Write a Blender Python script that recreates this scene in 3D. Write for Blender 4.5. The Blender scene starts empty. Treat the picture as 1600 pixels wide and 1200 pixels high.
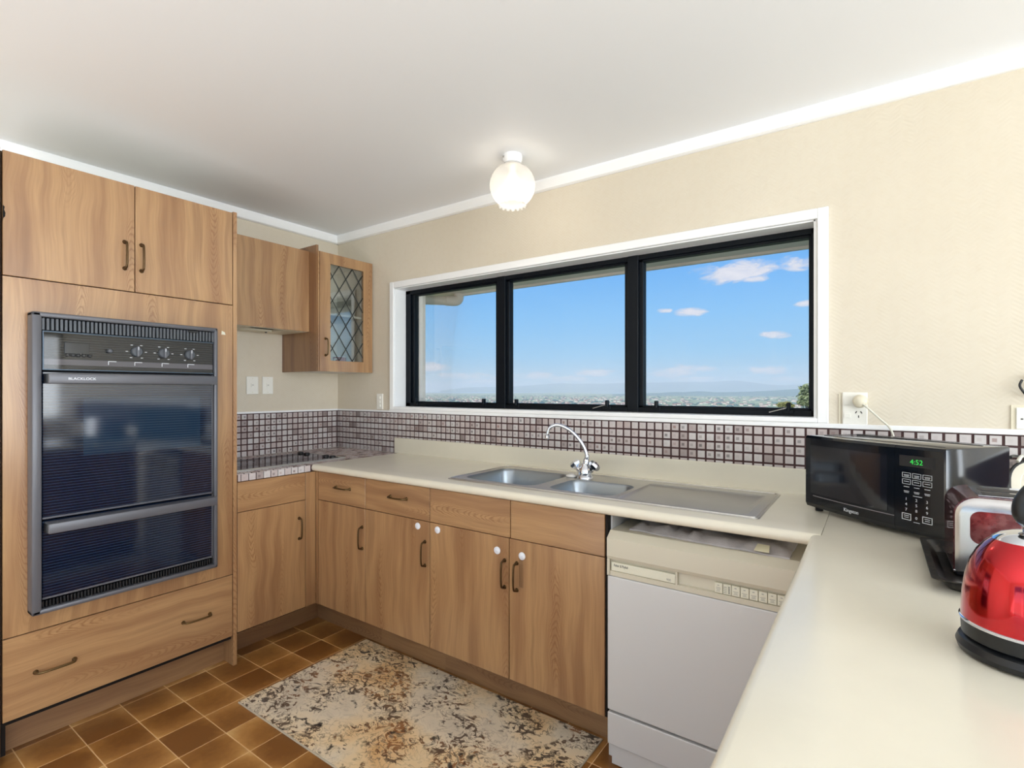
import bpy, bmesh, math, random
from mathutils import Vector, Matrix, noise as mnoise
random.seed(7)
S = bpy.context.scene
COL = S.collection
PI = math.pi

# ------------------------------------------------------------------ camera, world, light
cam_d = bpy.data.cameras.new('camera'); cam = bpy.data.objects.new('camera', cam_d); COL.objects.link(cam)
cam.location = (0, 0, 1.32); cam.rotation_euler = (PI/2, 0, math.radians(35.074))
cam_d.sensor_width = 36; cam_d.lens = 18.182; cam_d.shift_y = 0.00576
cam_d.clip_start = 0.02; cam_d.clip_end = 60000
S.camera = cam
vs = S.view_settings
vs.view_transform = 'Standard'; vs.look = 'None'; vs.exposure = 0.0; vs.gamma = 1.0
vs.use_curve_mapping = False
S.cycles.use_denoising = True
S.cycles.max_bounces = 10; S.cycles.diffuse_bounces = 5; S.cycles.glossy_bounces = 4
S.cycles.transparent_max_bounces = 12; S.cycles.transmission_bounces = 6
S.cycles.sample_clamp_indirect = 6.0
S.cycles.volume_bounces = 4
S.cycles.caustics_reflective = False; S.cycles.caustics_refractive = False

def lin(c):
    return tuple(((v/255)/12.92 if v/255 <= .04045 else (((v/255)+.055)/1.055)**2.4) for v in c) + (1.0,)

class NT:
    def __init__(s, tree): s.t = tree; s.n = tree.nodes; s.l = tree.links
    def add(s, typ, **kw):
        nd = s.n.new(typ)
        for k, v in kw.items(): setattr(nd, k, v)
        return nd
    def link(s, a, b): s.l.new(a, b)
    def put(s, inp, v):
        if isinstance(v, bpy.types.NodeSocket): s.l.new(v, inp)
        else: inp.default_value = v
    def m(s, op, a, b=0.0, c=0.0, clamp=False):
        nd = s.add('ShaderNodeMath', operation=op); nd.use_clamp = clamp
        s.put(nd.inputs[0], a); s.put(nd.inputs[1], b)
        if len(nd.inputs) > 2: s.put(nd.inputs[2], c)
        return nd.outputs[0]
    def comb(s, x, y, z):
        nd = s.add('ShaderNodeCombineXYZ')
        s.put(nd.inputs[0], x); s.put(nd.inputs[1], y); s.put(nd.inputs[2], z); return nd.outputs[0]
    def sep(s, v):
        nd = s.add('ShaderNodeSeparateXYZ'); s.put(nd.inputs[0], v); return nd.outputs
    def noise(s, vec, scale, detail=2.0, rough=.5, dist=0.0):
        nd = s.add('ShaderNodeTexNoise'); s.put(nd.inputs['Vector'], vec)
        nd.inputs['Scale'].default_value = scale; nd.inputs['Detail'].default_value = detail
        nd.inputs['Roughness'].default_value = rough; nd.inputs['Distortion'].default_value = dist
        return nd.outputs[0]
    def ramp(s, fac, stops, interp='LINEAR'):
        nd = s.add('ShaderNodeValToRGB'); cr = nd.color_ramp; cr.interpolation = interp
        while len(cr.elements) < len(stops): cr.elements.new(.5)
        for e, (p, c) in zip(cr.elements, stops):
            e.position = p; e.color = c if len(c) == 4 else lin(c)
        s.put(nd.inputs[0], fac); return nd.outputs[0]
    def mix(s, f, a, b, typ='MIX'):
        nd = s.add('ShaderNodeMix'); nd.data_type = 'RGBA'; nd.blend_type = typ
        s.put(nd.inputs[0], f); s.put(nd.inputs[6], a); s.put(nd.inputs[7], b); return nd.outputs[2]
    def mr(s, v, a, b, c=0.0, d=1.0):
        nd = s.add('ShaderNodeMapRange'); nd.clamp = True
        s.put(nd.inputs[0], v); nd.inputs[1].default_value = a; nd.inputs[2].default_value = b
        nd.inputs[3].default_value = c; nd.inputs[4].default_value = d; return nd.outputs[0]

# ---- sky: blue gradient with small fair-weather clouds, by direction
W = bpy.data.worlds.new('sky'); S.world = W; W.use_nodes = True
w = NT(W.node_tree); w.n.clear()
tc = w.add('ShaderNodeTexCoord')
dx, dy, dz = w.sep(tc.outputs['Generated'])
hyp = w.m('SQRT', w.m('ADD', w.m('MULTIPLY', dx, dx), w.m('MULTIPLY', dy, dy)))
az = w.m('ARCTAN2', dx, dy)
el = w.m('ARCTAN2', dz, hyp)
sky = w.ramp(w.mr(el, -.02, 1.2), [(0.0, (190, 214, 232)), (.03, (176, 212, 240)), (.07, (152, 208, 250)),
                                   (.13, (134, 199, 254)), (.2, (112, 183, 252)), (.42, (84, 150, 235)), (1, (58, 112, 205))])
cv = w.comb(w.m('MULTIPLY', az, 1.0), w.m('MULTIPLY', el, 2.6), 0.3)
n1 = w.noise(cv, 24, 6, .62, .4)
n2 = w.noise(cv, 9, 3, .55)
CL = [(-0.2035,0.2062,0.0625,0.0136),(-0.1088,0.2117,0.0228,0.0108),(-0.1726,0.1916,0.0203,0.0045),(-0.2786,0.1408,0.0243,0.0058),
 (-0.3258,0.1452,0.0114,0.0036),(-0.1446,0.095,0.0207,0.0055),(-0.0994,0.1437,0.0132,0.0043),(-0.2953,0.0343,0.0492,0.0094),
 (-0.1526,0.0335,0.0258,0.0067),(-0.2676,0.0201,0.0395,0.0047),(-0.128,0.0189,0.0242,0.0044),(-0.7657,0.0443,0.029,0.0061),
 (-0.7047,0.0261,0.0442,0.0062),(-0.6308,0.0213,0.0198,0.0049),(-0.5627,0.0262,0.037,0.0062),(-0.4587,0.0333,0.0314,0.0061),
 (-0.5074,0.0212,0.0416,0.0049),(-0.6617,0.0151,0.0494,0.0037),(-0.2035,0.0059,0.0834,0.0034)]
acc = None
for a0, e0, wa, we in CL:
    u = w.m('DIVIDE', w.m('SUBTRACT', az, a0), wa*1.25); v = w.m('DIVIDE', w.m('SUBTRACT', el, e0), we*1.45)
    d = w.m('SUBTRACT', 1.0, w.m('ADD', w.m('MULTIPLY', u, u), w.m('MULTIPLY', v, v)))
    acc = d if acc is None else w.m('MAXIMUM', acc, d)
# the same kind of small cumulus all round, outside the window's part of the sky
allr = w.m('SUBTRACT', w.noise(cv, 4.5, 5, .55), .46)
away = w.mr(w.m('ABSOLUTE', w.m('ADD', az, .45)), .62, .95)
allr = w.m('SUBTRACT', w.m('MULTIPLY', w.m('MULTIPLY', allr, 7.0), away), w.m('MULTIPLY', w.m('SUBTRACT', 1.0, away), 9.0))
acc = w.m('MAXIMUM', acc, w.m('SUBTRACT', allr, .6))
acc = w.m('MAXIMUM', acc, -1.2)
dens = w.m('ADD', acc, w.m('MULTIPLY', w.m('SUBTRACT', n1, .5), 3.6))
dens = w.m('ADD', dens, w.m('MULTIPLY', w.m('SUBTRACT', n2, .5), .8))
cm = w.m('MULTIPLY', w.mr(dens, .0, .85), w.mr(el, .0, .05, .85, .98))
cm = w.m('MULTIPLY', cm, w.mr(el, -.002, .008))
wht = w.ramp(w.mr(dens, .2, 1.9), [(0, (214, 218, 236)), (1, (248, 244, 250))])
skyc = w.mix(cm, sky, wht)
bg = w.add('ShaderNodeBackground'); w.link(skyc, bg.inputs[0]); bg.inputs[1].default_value = 1.0
wo = w.add('ShaderNodeOutputWorld'); w.link(bg.outputs[0], wo.inputs[0])

def area(name, loc, rot, sx, sy, power, color):
    d = bpy.data.lights.new(name, 'AREA'); d.shape = 'RECTANGLE'; d.size = sx; d.size_y = sy
    d.energy = power; d.color = color
    o = bpy.data.objects.new(name, d); COL.objects.link(o); o.location = loc; o.rotation_euler = rot
    return o
sd = bpy.data.lights.new('sun', 'SUN'); sd.energy = 5.0; sd.angle = .0093; sd.color = (1, .95, .86)
so = bpy.data.objects.new('sun', sd); COL.objects.link(so); so.rotation_euler = (math.radians(50), 0, math.radians(-12))
# area lamps standing in for daylight from the unseen living side, plus ceiling fill
area('daylight_fill_rear', (-0.55, -2.90, 1.1), (PI/2+math.radians(46), 0, 0), 3.6, 1.7, 24, (.9, .96, 1.0))
area('added_ceiling_fill', (-.45, -1.75, .02), (PI, 0, 0), 3.6, 2.2, 90, (.96, .98, 1.0))  # added lamp at floor level, aimed up to brighten the ceiling
area('daylight_fill_right', (4.30, -0.3, 1.42), (0, PI/2+math.radians(20), 0), 1.7, 3.6, 240, (.88, .94, 1.0))
area('daylight_narrow_window', (4.37, 2.14, 1.5), (0, PI/2, 0), 1.1, .24, 7, (.93, .97, 1.0))

# ------------------------------------------------------------------ materials
MATS = {}
def newmat(name):
    m = bpy.data.materials.new(name); m.use_nodes = True
    t = NT(m.node_tree); b = t.n['Principled BSDF']; MATS[name] = m
    return m, t, b
def simple(name, col, rough=.5, metal=0.0, spec=.5, emit=None, estr=0, coat=0, bump=None, var=0.0):
    m, t, b = newmat(name)
    b.inputs['Roughness'].default_value = rough; b.inputs['Metallic'].default_value = metal
    b.inputs['Specular IOR Level'].default_value = spec; b.inputs['Coat Weight'].default_value = coat
    tcn = t.add('ShaderNodeTexCoord')
    if var > 0:
        n = t.noise(tcn.outputs['Object'], 6, 4, .6)
        c = lin(col); dk = tuple(x*(1-var) for x in c[:3])+(1,); lt = tuple(min(1, x*(1+var*.5)) for x in c[:3])+(1,)
        t.link(t.ramp(n, [(.3, dk), (.7, lt)]), b.inputs['Base Color'])
    else: b.inputs['Base Color'].default_value = lin(col)
    if bump:
        n = t.noise(tcn.outputs['Object'], bump[0], 3, .6)
        bp = t.add('ShaderNodeBump'); bp.inputs['Strength'].default_value = bump[1]; bp.inputs['Distance'].default_value = .002
        t.link(n, bp.inputs['Height']); t.link(bp.outputs[0], b.inputs['Normal'])
    if emit:
        b.inputs['Emission Color'].default_value = lin(emit); b.inputs['Emission Strength'].default_value = estr
    return m

def wood(name, horiz, tint=(1, 1, 1), dark=1.0, rough=.28):
    m, t, b = newmat(name)
    tcn = t.add('ShaderNodeTexCoord'); oi = t.add('ShaderNodeObjectInfo')
    x, y, z = t.sep(tcn.outputs['Object'])
    lat = t.m('ADD', x, y); lon = z
    if horiz: lat, lon = lon, lat
    r = oi.outputs['Random']
    la = t.m('ADD', lat, t.m('MULTIPLY', r, 37.0)); lo = t.m('ADD', lon, t.m('MULTIPLY', r, 11.0))
    wob = t.m('MULTIPLY', t.m('SUBTRACT', t.noise(t.comb(t.m('MULTIPLY', la, 2.0), 5.0, t.m('MULTIPLY', lo, 2.2)), 1, 2, .5), .5), .10)
    lw = t.m('ADD', la, wob)
    broad = t.noise(t.comb(t.m('MULTIPLY', lw, 13.0), 0.0, t.m('MULTIPLY', lo, .8)), 1, 3, .55)
    # cathedral figure: stacks of nested arches in a few columns of each board
    cell = t.m('DIVIDE', lw, .19); cid = t.m('FLOOR', cell)
    wn = t.add('ShaderNodeTexWhiteNoise'); wn.noise_dimensions = '1D'; t.link(cid, wn.inputs['W'])
    r1, r2, r3 = t.sep(wn.outputs['Color'])
    ll = t.m('MULTIPLY', t.m('SUBTRACT', t.m('FRACT', cell), t.mr(r1, 0, 1, .3, .7)), .19)
    q = t.m('DIVIDE', ll, .019)
    sgn = t.m('SUBTRACT', t.m('MULTIPLY', t.m('GREATER_THAN', r2, .5), 2.0), 1.0)
    jit = t.noise(t.comb(t.m('MULTIPLY', la, 40.0), 2.0, t.m('MULTIPLY', lo, 14.0)), 1, 3, .6)
    ph = t.m('ADD', t.m('ADD', t.m('MULTIPLY', t.m('MULTIPLY', lo, sgn), 32.0), t.m('MULTIPLY', t.m('MULTIPLY', q, q), 1.5)), t.m('MULTIPLY', jit, 2.4))
    rings = t.m('ABSOLUTE', t.m('SUBTRACT', t.m('FRACT', ph), .5))
    col = t.mr(t.m('ABSOLUTE', ll), .050, .018)
    sel = t.mr(t.noise(t.comb(t.m('MULTIPLY', cid, 3.7), 9.0, t.m('MULTIPLY', lo, 1.9)), 1, 1, .5), .46, .56)
    ring = t.m('MULTIPLY', t.m('MULTIPLY', t.mr(rings, .22, .5), sel), col)
    fine = t.noise(t.comb(t.m('MULTIPLY', lw, 190.0), 0.0, t.m('MULTIPLY', lo, 5.0)), 1, 3, .6)
    base = t.ramp(broad, [(.25, lin((134, 97, 66))), (.42, lin((158, 119, 83))), (.56, lin((180, 142, 100))), (.66, lin((158, 121, 85))), (.8, lin((175, 138, 100)))])
    c = t.mix(t.m('MULTIPLY', ring, .72), base, lin((132, 88, 54)))
    c = t.mix(t.m('MULTIPLY', t.mr(fine, .42, .66), .26), c, lin((128, 88, 58)))
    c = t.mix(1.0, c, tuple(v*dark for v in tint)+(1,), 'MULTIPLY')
    t.link(c, b.inputs['Base Color'])
    b.inputs['Roughness'].default_value = rough; b.inputs['Specular IOR Level'].default_value = .85
    bp = t.add('ShaderNodeBump'); bp.inputs['Strength'].default_value = .08; bp.inputs['Distance'].default_value = .001
    t.link(fine, bp.inputs['Height']); t.link(bp.outputs[0], b.inputs['Normal'])
    return m
wood('wood_vertical', False); wood('wood_horizontal', True)
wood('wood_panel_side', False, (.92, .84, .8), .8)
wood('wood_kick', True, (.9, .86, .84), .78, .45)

def mosaic(name, ph, base_red):
    """each 37.7 mm tile gets its tone and its small printed square from its cell in the world"""
    m, t, b = newmat(name); P = .0377
    g = t.add('ShaderNodeNewGeometry'); x, y, z = t.sep(g.outputs['Position'])
    h = t.m('ADD', t.m('DIVIDE', t.m('ADD', x, y), P), ph)
    k = t.m('DIVIDE', t.m('SUBTRACT', z, 1.173), .0375)
    k2 = t.m('FLOOR', t.m('DIVIDE', t.m('SUBTRACT', x, y), P))
    wn = t.add('ShaderNodeTexWhiteNoise'); wn.noise_dimensions = '3D'
    t.link(t.comb(t.m('FLOOR', h), t.m('FLOOR', k), 0.0), wn.inputs[0])
    r1, r2, r3 = t.sep(wn.outputs['Color'])
    tone = t.ramp(r1, [(0, (204, 200, 200)), (.35, (202, 195, 194)), (.6, (196, 187, 186)), (.88, (186, 172, 170)), (1, (140, 128, 126))])
    u = t.m('ABSOLUTE', t.m('SUBTRACT', t.m('FRACT', h), .5)); v = t.m('ABSOLUTE', t.m('SUBTRACT', t.m('FRACT', k), .5))
    d = t.m('MAXIMUM', u, v)
    n = t.noise(g.outputs['Position'], 260, 2, .6)
    dot = t.mr(t.m('ADD', d, t.m('MULTIPLY', t.m('SUBTRACT', n, .5), .07)), .20, .13)
    dot = t.m('MULTIPLY', dot, t.mr(r2, .4, 1.0, .08, .8))
    dc = t.ramp(r3, [(0, (84, 80, 82)), (.6, (122, 108, 106)), (1, (140, 92, 84))])
    t.link(t.mix(dot, tone, dc), b.inputs['Base Color'])
    b.inputs['Roughness'].default_value = .28
    return m
mosaic('mosaic_back', .712/.0377 - 2.305/.0377 + 40, 0)
mosaic('mosaic_left', (3.14-1.621)/.0377 + 40, 1)
simple('grout_dark', (74, 50, 50), .85)

def mosaic_top():
    m, t, b = newmat('mosaic_top'); P = .0377
    g = t.add('ShaderNodeNewGeometry'); x, y, z = t.sep(g.outputs['Position'])
    wn = t.add('ShaderNodeTexWhiteNoise'); wn.noise_dimensions = '2D'
    t.link(t.comb(t.m('FLOOR', t.m('DIVIDE', t.m('ADD', x, 2.515), P)), t.m('FLOOR', t.m('DIVIDE', t.m('SUBTRACT', y, 1.2765), P)), 0.0), wn.inputs[0])
    t.link(t.ramp(wn.outputs[0], [(0, (196, 186, 184)), (.6, (184, 166, 162)), (1, (140, 120, 116))]), b.inputs['Base Color']); b.inputs['Roughness'].default_value = .2
mosaic_top()
def floor_tile():
    m, t, b = newmat('floor_tile')
    g = t.add('ShaderNodeNewGeometry'); x, y, z = t.sep(g.outputs['Position'])
    oi = t.add('ShaderNodeObjectInfo')
    tx = t.m('DIVIDE', t.m('ADD', x, 2.57), .175); ty = t.m('DIVIDE', t.m('SUBTRACT', y, .004), .1654)
    wn = t.add('ShaderNodeTexWhiteNoise'); wn.noise_dimensions = '2D'
    t.link(t.comb(t.m('FLOOR', tx), t.m('FLOOR', ty), 0.0), wn.inputs[0])
    r1, r2, r3 = t.sep(wn.outputs['Color'])
    fx = t.m('FRACT', tx); fy = t.m('FRACT', ty)
    # fired shading: dark across the middle, paler towards one or two edges
    e1 = t.m('POWER', t.m('ABSOLUTE', t.m('SUBTRACT', fx, t.mr(r1, 0, 1, .15, .85))), 1.5)
    e2 = t.m('POWER', t.m('ABSOLUTE', t.m('SUBTRACT', fy, t.mr(r2, 0, 1, -.2, 1.2))), 1.7)
    n = t.noise(g.outputs['Position'], 260, 2, .6)
    dot = t.mr(t.m('ADD', d, t.m('MULTIPLY', t.m('SUBTRACT', n, .5), .07)), .20, .13)
    dot = t.m('MULTIPLY', dot, t.mr(r2, .4, 1.0, .08, .8))
    dc = t.ramp(r3, [(0, (84, 80, 82)), (.6, (122, 108, 106)), (1, (140, 92, 84))])
    t.link(t.mix(dot, tone, dc), b.inputs['Base Color'])
    b.inputs['Roughness'].default_value = .28
    return m
mosaic('mosaic_back', .712/.0377 - 2.305/.0377 + 40, 0)
mosaic('mosaic_left', (3.14-1.621)/.0377 + 40, 1)
simple('grout_dark', (74, 50, 50), .85)

def mosaic_top():
    m, t, b = newmat('mosaic_top'); P = .0377
    g = t.add('ShaderNodeNewGeometry'); x, y, z = t.sep(g.outputs['Position'])
    wn = t.add('ShaderNodeTexWhiteNoise'); wn.noise_dimensions = '2D'
    t.link(t.comb(t.m('FLOOR', t.m('DIVIDE', t.m('ADD', x, 2.515), P)), t.m('FLOOR', t.m('DIVIDE', t.m('SUBTRACT', y, 1.2765), P)), 0.0), wn.inputs[0])
    t.link(t.ramp(wn.outputs[0], [(0, (196, 186, 184)), (.6, (184, 166, 162)), (1, (140, 120, 116))]), b.inputs['Base Color']); b.inputs['Roughness'].default_value = .2
mosaic_top()
def floor_tile():
    m, t, b = newmat('floor_tile')
    g = t.add('ShaderNodeNewGeometry'); x, y, z = t.sep(g.outputs['Position'])
    oi = t.add('ShaderNodeObjectInfo')
    tx = t.m('DIVIDE', t.m('ADD', x, 2.57), .175); ty = t.m('DIVIDE', t.m('SUBTRACT', y, .004), .1654)
    wn = t.add('ShaderNodeTexWhiteNoise'); wn.noise_dimensions = '2D'
    t.link(t.comb(t.m('FLOOR', tx), t.m('FLOOR', ty), 0.0), wn.inputs[0])
    r1, r2, r3 = t.sep(wn.outputs['Color'])
    fx = t.m('FRACT', tx); fy = t.m('FRACT', ty)
    # fired shading: dark across the middle, paler towards one or two edges
    e1 = t.m('POWER', t.m('ABSOLUTE', t.m('SUBTRACT', fx, t.mr(r1, 0, 1, .2, .8))), 1.6)
    e2 = t.m('POWER', t.m('ABSOLUTE', t.m('SUBTRACT', fy, t.mr(r2, 0, 1, .3, .7))), 2.2)
    n = t.noise(g.outputs['Position'], 26, 4, .6, .4)
    gg = t.m('ADD', t.m('ADD', t.m('MULTIPLY', e1, .5), t.m('MULTIPLY', e2, .75)), t.m('MULTIPLY', t.m('SUBTRACT', n, .5), .35))
    gg = t.m('ADD', gg, t.m('MULTIPLY', t.m('SUBTRACT', r3, .5), .3))
    c = t.ramp(gg, [(0.0, (124, 80, 38)), (.2, (154, 106, 54)), (.42, (184, 136, 78)), (.75, (222, 182, 124))])
    t.link(c, b.inputs['Base Color']); b.inputs['Roughness'].default_value = .34
    bp = t.add('ShaderNodeBump'); bp.inputs['Strength'].default_value = .12; bp.inputs['Distance'].default_value = .002
    t.link(n, bp.inputs['Height']); t.link(bp.outputs[0], b.inputs['Normal'])
    return m
floor_tile()
simple('floor_grout', (226, 190, 142), .7)
simple('lounge_floor', (196, 188, 176), .9, var=.08)

def wallpaper():
    m, t, b = newmat('wallpaper')
    g = t.add('ShaderNodeNewGeometry'); x, y, z = t.sep(g.outputs['Position'])
    h = t.m('ADD', x, y)
    n = t.noise(g.outputs['Position'], 1.3, 3, .5)
    n2 = t.noise(g.outputs['Position'], 38, 3, .6)
    c = t.ramp(n, [(.3, (212, 202, 184)), (.7, (220, 211, 194))])
    c = t.mix(t.m('MULTIPLY', t.mr(n2, .45, .7), .08), c, lin((196, 176, 142)))
    t.link(c, b.inputs['Base Color'])
    # embossed zig-zag
    zig = t.m('ABSOLUTE', t.m('SUBTRACT', t.m('FRACT', t.m('MULTIPLY', h, 14.0)), .5))
    band = t.m('SINE', t.m('ADD', t.m('MULTIPLY', z, 420.0), t.m('MULTIPLY', zig, 22.0)))
    hh = t.m('ADD', t.m('MULTIPLY', band, .5), n2)
    bp = t.add('ShaderNodeBump'); bp.inputs['Strength'].default_value = .22; bp.inputs['Distance'].default_value = .0012
    t.link(hh, bp.inputs['Height']); t.link(bp.outputs[0], b.inputs['Normal'])
    b.inputs['Roughness'].default_value = .42
    return m
wallpaper()
simple('ceiling_paint', (238, 240, 243), .6)
simple('white_paint', (246, 247, 248), .35)
simple('outside_paint', (240, 231, 222), .6)
simple('plaster_plain', (228, 222, 208), .8)
simple('black_aluminium', (2, 9, 18), .5, 0.0, .22)
simple('worktop_cream', (226, 220, 203), .2, var=.03)
simple('steel', (206, 204, 200), .34, 1.0)
simple('steel_bowl', (150, 158, 166), .3, 1.0)
simple('chrome', (214, 218, 226), .08, 1.0); simple('toaster_chrome', (188, 186, 186), .22, 1.0)
simple('brass_aged', (112, 92, 62), .35, .9)
simple('handle_dark', (92, 72, 48), .38, .85)
simple('oven_frame', (96, 97, 103), .4, .2)
simple('oven_vent', (82, 86, 92), .4, .3)
simple('black_plastic', (16, 18, 22), .35)
simple('black_gloss', (6, 13, 22), .1)
simple('carcass_dark', (14, 8, 6), .9); simple('dark_gap', (22, 16, 14), .9)  # carcass near-black, painting shade into the gaps between fronts
simple('cream_plastic', (208, 202, 184), .38)
simple('dish_white', (212, 213, 214), .32)
simple('ivory_label', (226, 224, 206), .4)
simple('print_dark', (50, 50, 52), .6)
simple('print_grey', (150, 150, 146), .6)
simple('print_white', (226, 230, 236), .5)
simple('switch_white', (240, 238, 230), .3)
simple('plug_cream', (226, 218, 196), .4)
simple('cable_white', (214, 212, 200), .45)
simple('cable_black', (20, 20, 22), .5)
simple('lock_white', (232, 236, 246), .3)
simple('grill_brown', (96, 78, 52), .6)
simple('hood_cream', (234, 226, 202), .45)
simple('lead_black', (24, 30, 30), .5)
simple('cabinet_inner', (236, 232, 222), .6)
simple('mug_red', (160, 70, 52), .3)
simple('mug_white', (226, 224, 220), .3)
simple('towel_grey', (186, 182, 184), .95, bump=(90, .8), var=.22)
simple('tag_cream', (232, 226, 196), .7)
simple('rubber', (24, 24, 26), .7)
simple('led_green', (10, 60, 20), .5, emit=(60, 230, 90), estr=.9)
simple('slot_dark', (30, 30, 34), .6)
simple('rug_edge', (196, 184, 164), .95)
simple('bark', (92, 78, 62), .9, var=.3)
simple('leaf_a', (140, 152, 112), .7, var=.3)
simple('leaf_b', (150, 150, 92), .7, var=.3)
simple('oven_rack', (70, 84, 98), .3, .6)
simple('cutlery_band', (120, 116, 120), .4)
simple('fabric_seat', (120, 60, 56), .9)

def red_gloss():
    m, t, b = newmat('kettle_red')
    b.inputs['Base Color'].default_value = lin((196, 0, 22)); b.inputs['Metallic'].default_value = .95
    b.inputs['Roughness'].default_value = .12; b.inputs['Coat Weight'].default_value = 1.0; b.inputs['Coat Roughness'].default_value = .03
    m, t, b = newmat('toaster_red')
    n = t.noise(t.add('ShaderNodeTexCoord').outputs['Object'], 45, 4, .7)
    t.link(t.ramp(n, [(.35, (96, 22, 30)), (.75, (140, 92, 92))]), b.inputs['Base Color'])
    b.inputs['Metallic'].default_value = .6; b.inputs['Roughness'].default_value = .22; b.inputs['Coat Weight'].default_value = .8
    b.inputs['Coat Roughness'].default_value = .06
red_gloss()
def tray_mat():
    m, t, b = newmat('tray_black')
    n = t.noise(t.add('ShaderNodeTexCoord').outputs['Object'], 60, 5, .7)
    t.link(t.ramp(n, [(.5, (20, 20, 22)), (.72, (84, 76, 66))]), b.inputs['Base Color'])
    b.inputs['Roughness'].default_value = .32; b.inputs['Metallic'].default_value = .3
tray_mat()
def glassy(name, tint, refl=1.0, rough=.0, base=None):
    """thin sheet: transparent with mirror reflection by Fresnel"""
    m, t, b = newmat(name); t.n.remove(b)
    out = t.n['Material Output']
    tr = t.add('ShaderNodeBsdfTransparent'); tr.inputs[0].default_value = tint
    gl = t.add('ShaderNodeBsdfGlossy'); gl.inputs['Roughness'].default_value = rough
    fr = t.add('ShaderNodeFresnel'); fr.inputs[0].default_value = 1.5
    mx = t.add('ShaderNodeMixShader'); t.link(t.m('MULTIPLY', fr.outputs[0], refl), mx.inputs[0])
    t.link(tr.outputs[0], mx.inputs[1]); t.link(gl.outputs[0], mx.inputs[2]); t.link(mx.outputs[0], out.inputs[0])
glassy('window_glass', (.97, .98, .98, 1), .18)
glassy('cabinet_glass', (.92, .94, .92, 1), 2.6, .03)
glassy('clear_plastic', (.97, .97, .97, 1), .7, .05)
def frosted():
    m, t, b = newmat('frosted_glass'); t.n.remove(b); out = t.n['Material Output']
    tl = t.add('ShaderNodeBsdfTranslucent'); tl.inputs[0].default_value = (.55, .55, .56, 1)
    tr = t.add('ShaderNodeBsdfTransparent'); tr.inputs[0].default_value = (.95, .95, .94, 1)
    df = t.add('ShaderNodeBsdfDiffuse'); df.inputs[0].default_value = (.75, .75, .75, 1)
    gl = t.add('ShaderNodeBsdfGlossy'); gl.inputs['Roughness'].default_value = .12
    a = t.add('ShaderNodeMixShader'); a.inputs[0].default_value = .6; t.link(tl.outputs[0], a.inputs[1]); t.link(tr.outputs[0], a.inputs[2])
    c = t.add('ShaderNodeMixShader'); c.inputs[0].default_value = .25; t.link(a.outputs[0], c.inputs[1]); t.link(df.outputs[0], c.inputs[2])
    d = t.add('ShaderNodeMixShader'); d.inputs[0].default_value = .08; t.link(c.outputs[0], d.inputs[1]); t.link(gl.outputs[0], d.inputs[2])
    t.link(d.outputs[0], out.inputs[0])
frosted()
def oven_glass(name, window):
    m, t, b = newmat(name)
    g = t.add('ShaderNodeNewGeometry'); x, y, z = t.sep(g.outputs['Position'])
    ln = t.m('ABSOLUTE', t.m('SUBTRACT', t.m('FRACT', t.m('DIVIDE', z, .0105)), .5))
    line = t.mr(ln, .40, .47)
    c = lin((6, 20, 42))
    if window:   # see-through centre of the door
        a = t.m('ABSOLUTE', t.m('SUBTRACT', y, .88)); bb = t.m('ABSOLUTE', t.m('SUBTRACT', z, 1.18))
        ins = t.m('MULTIPLY', t.mr(a, .215, .205), t.mr(bb, .115, .105))
        c = t.mix(ins, c, lin((24, 42, 62)))
    c = t.mix(t.m('MULTIPLY', line, .55), c, lin((70, 88, 108)))
    t.link(c, b.inputs['Base Color']); b.inputs['Roughness'].default_value = .07
    b.inputs['Specular IOR Level'].default_value = .8
oven_glass('oven_glass_window', True); oven_glass('oven_glass_plain', False)
def panel_glass():
    m, t, b = newmat('control_glass')
    g = t.add('ShaderNodeNewGeometry'); x, y, z = t.sep(g.outputs['Position'])
    ln = t.mr(t.m('ABSOLUTE', t.m('SUBTRACT', t.m('FRACT', t.m('DIVIDE', z, .0095)), .5)), .38, .46)
    c = t.mix(t.m('MULTIPLY', ln, .6), lin((8, 10, 12)), lin((56, 60, 64)))
    band = t.m('MULTIPLY', t.mr(z, 1.4115, 1.4125), t.mr(z, 1.4335, 1.4325))
    c = t.mix(band, c, lin((84, 82, 88)))
    t.link(c, b.inputs['Base Color']); b.inputs['Roughness'].default_value = .04; b.inputs['Specular IOR Level'].default_value = .45
panel_glass()
def micro_window():
    m, t, b = newmat('microwave_window')
    b.inputs['Base Color'].default_value = lin((18, 22, 32)); b.inputs['Roughness'].default_value = .08
    b.inputs['Specular IOR Level'].default_value = .9
micro_window()
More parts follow.
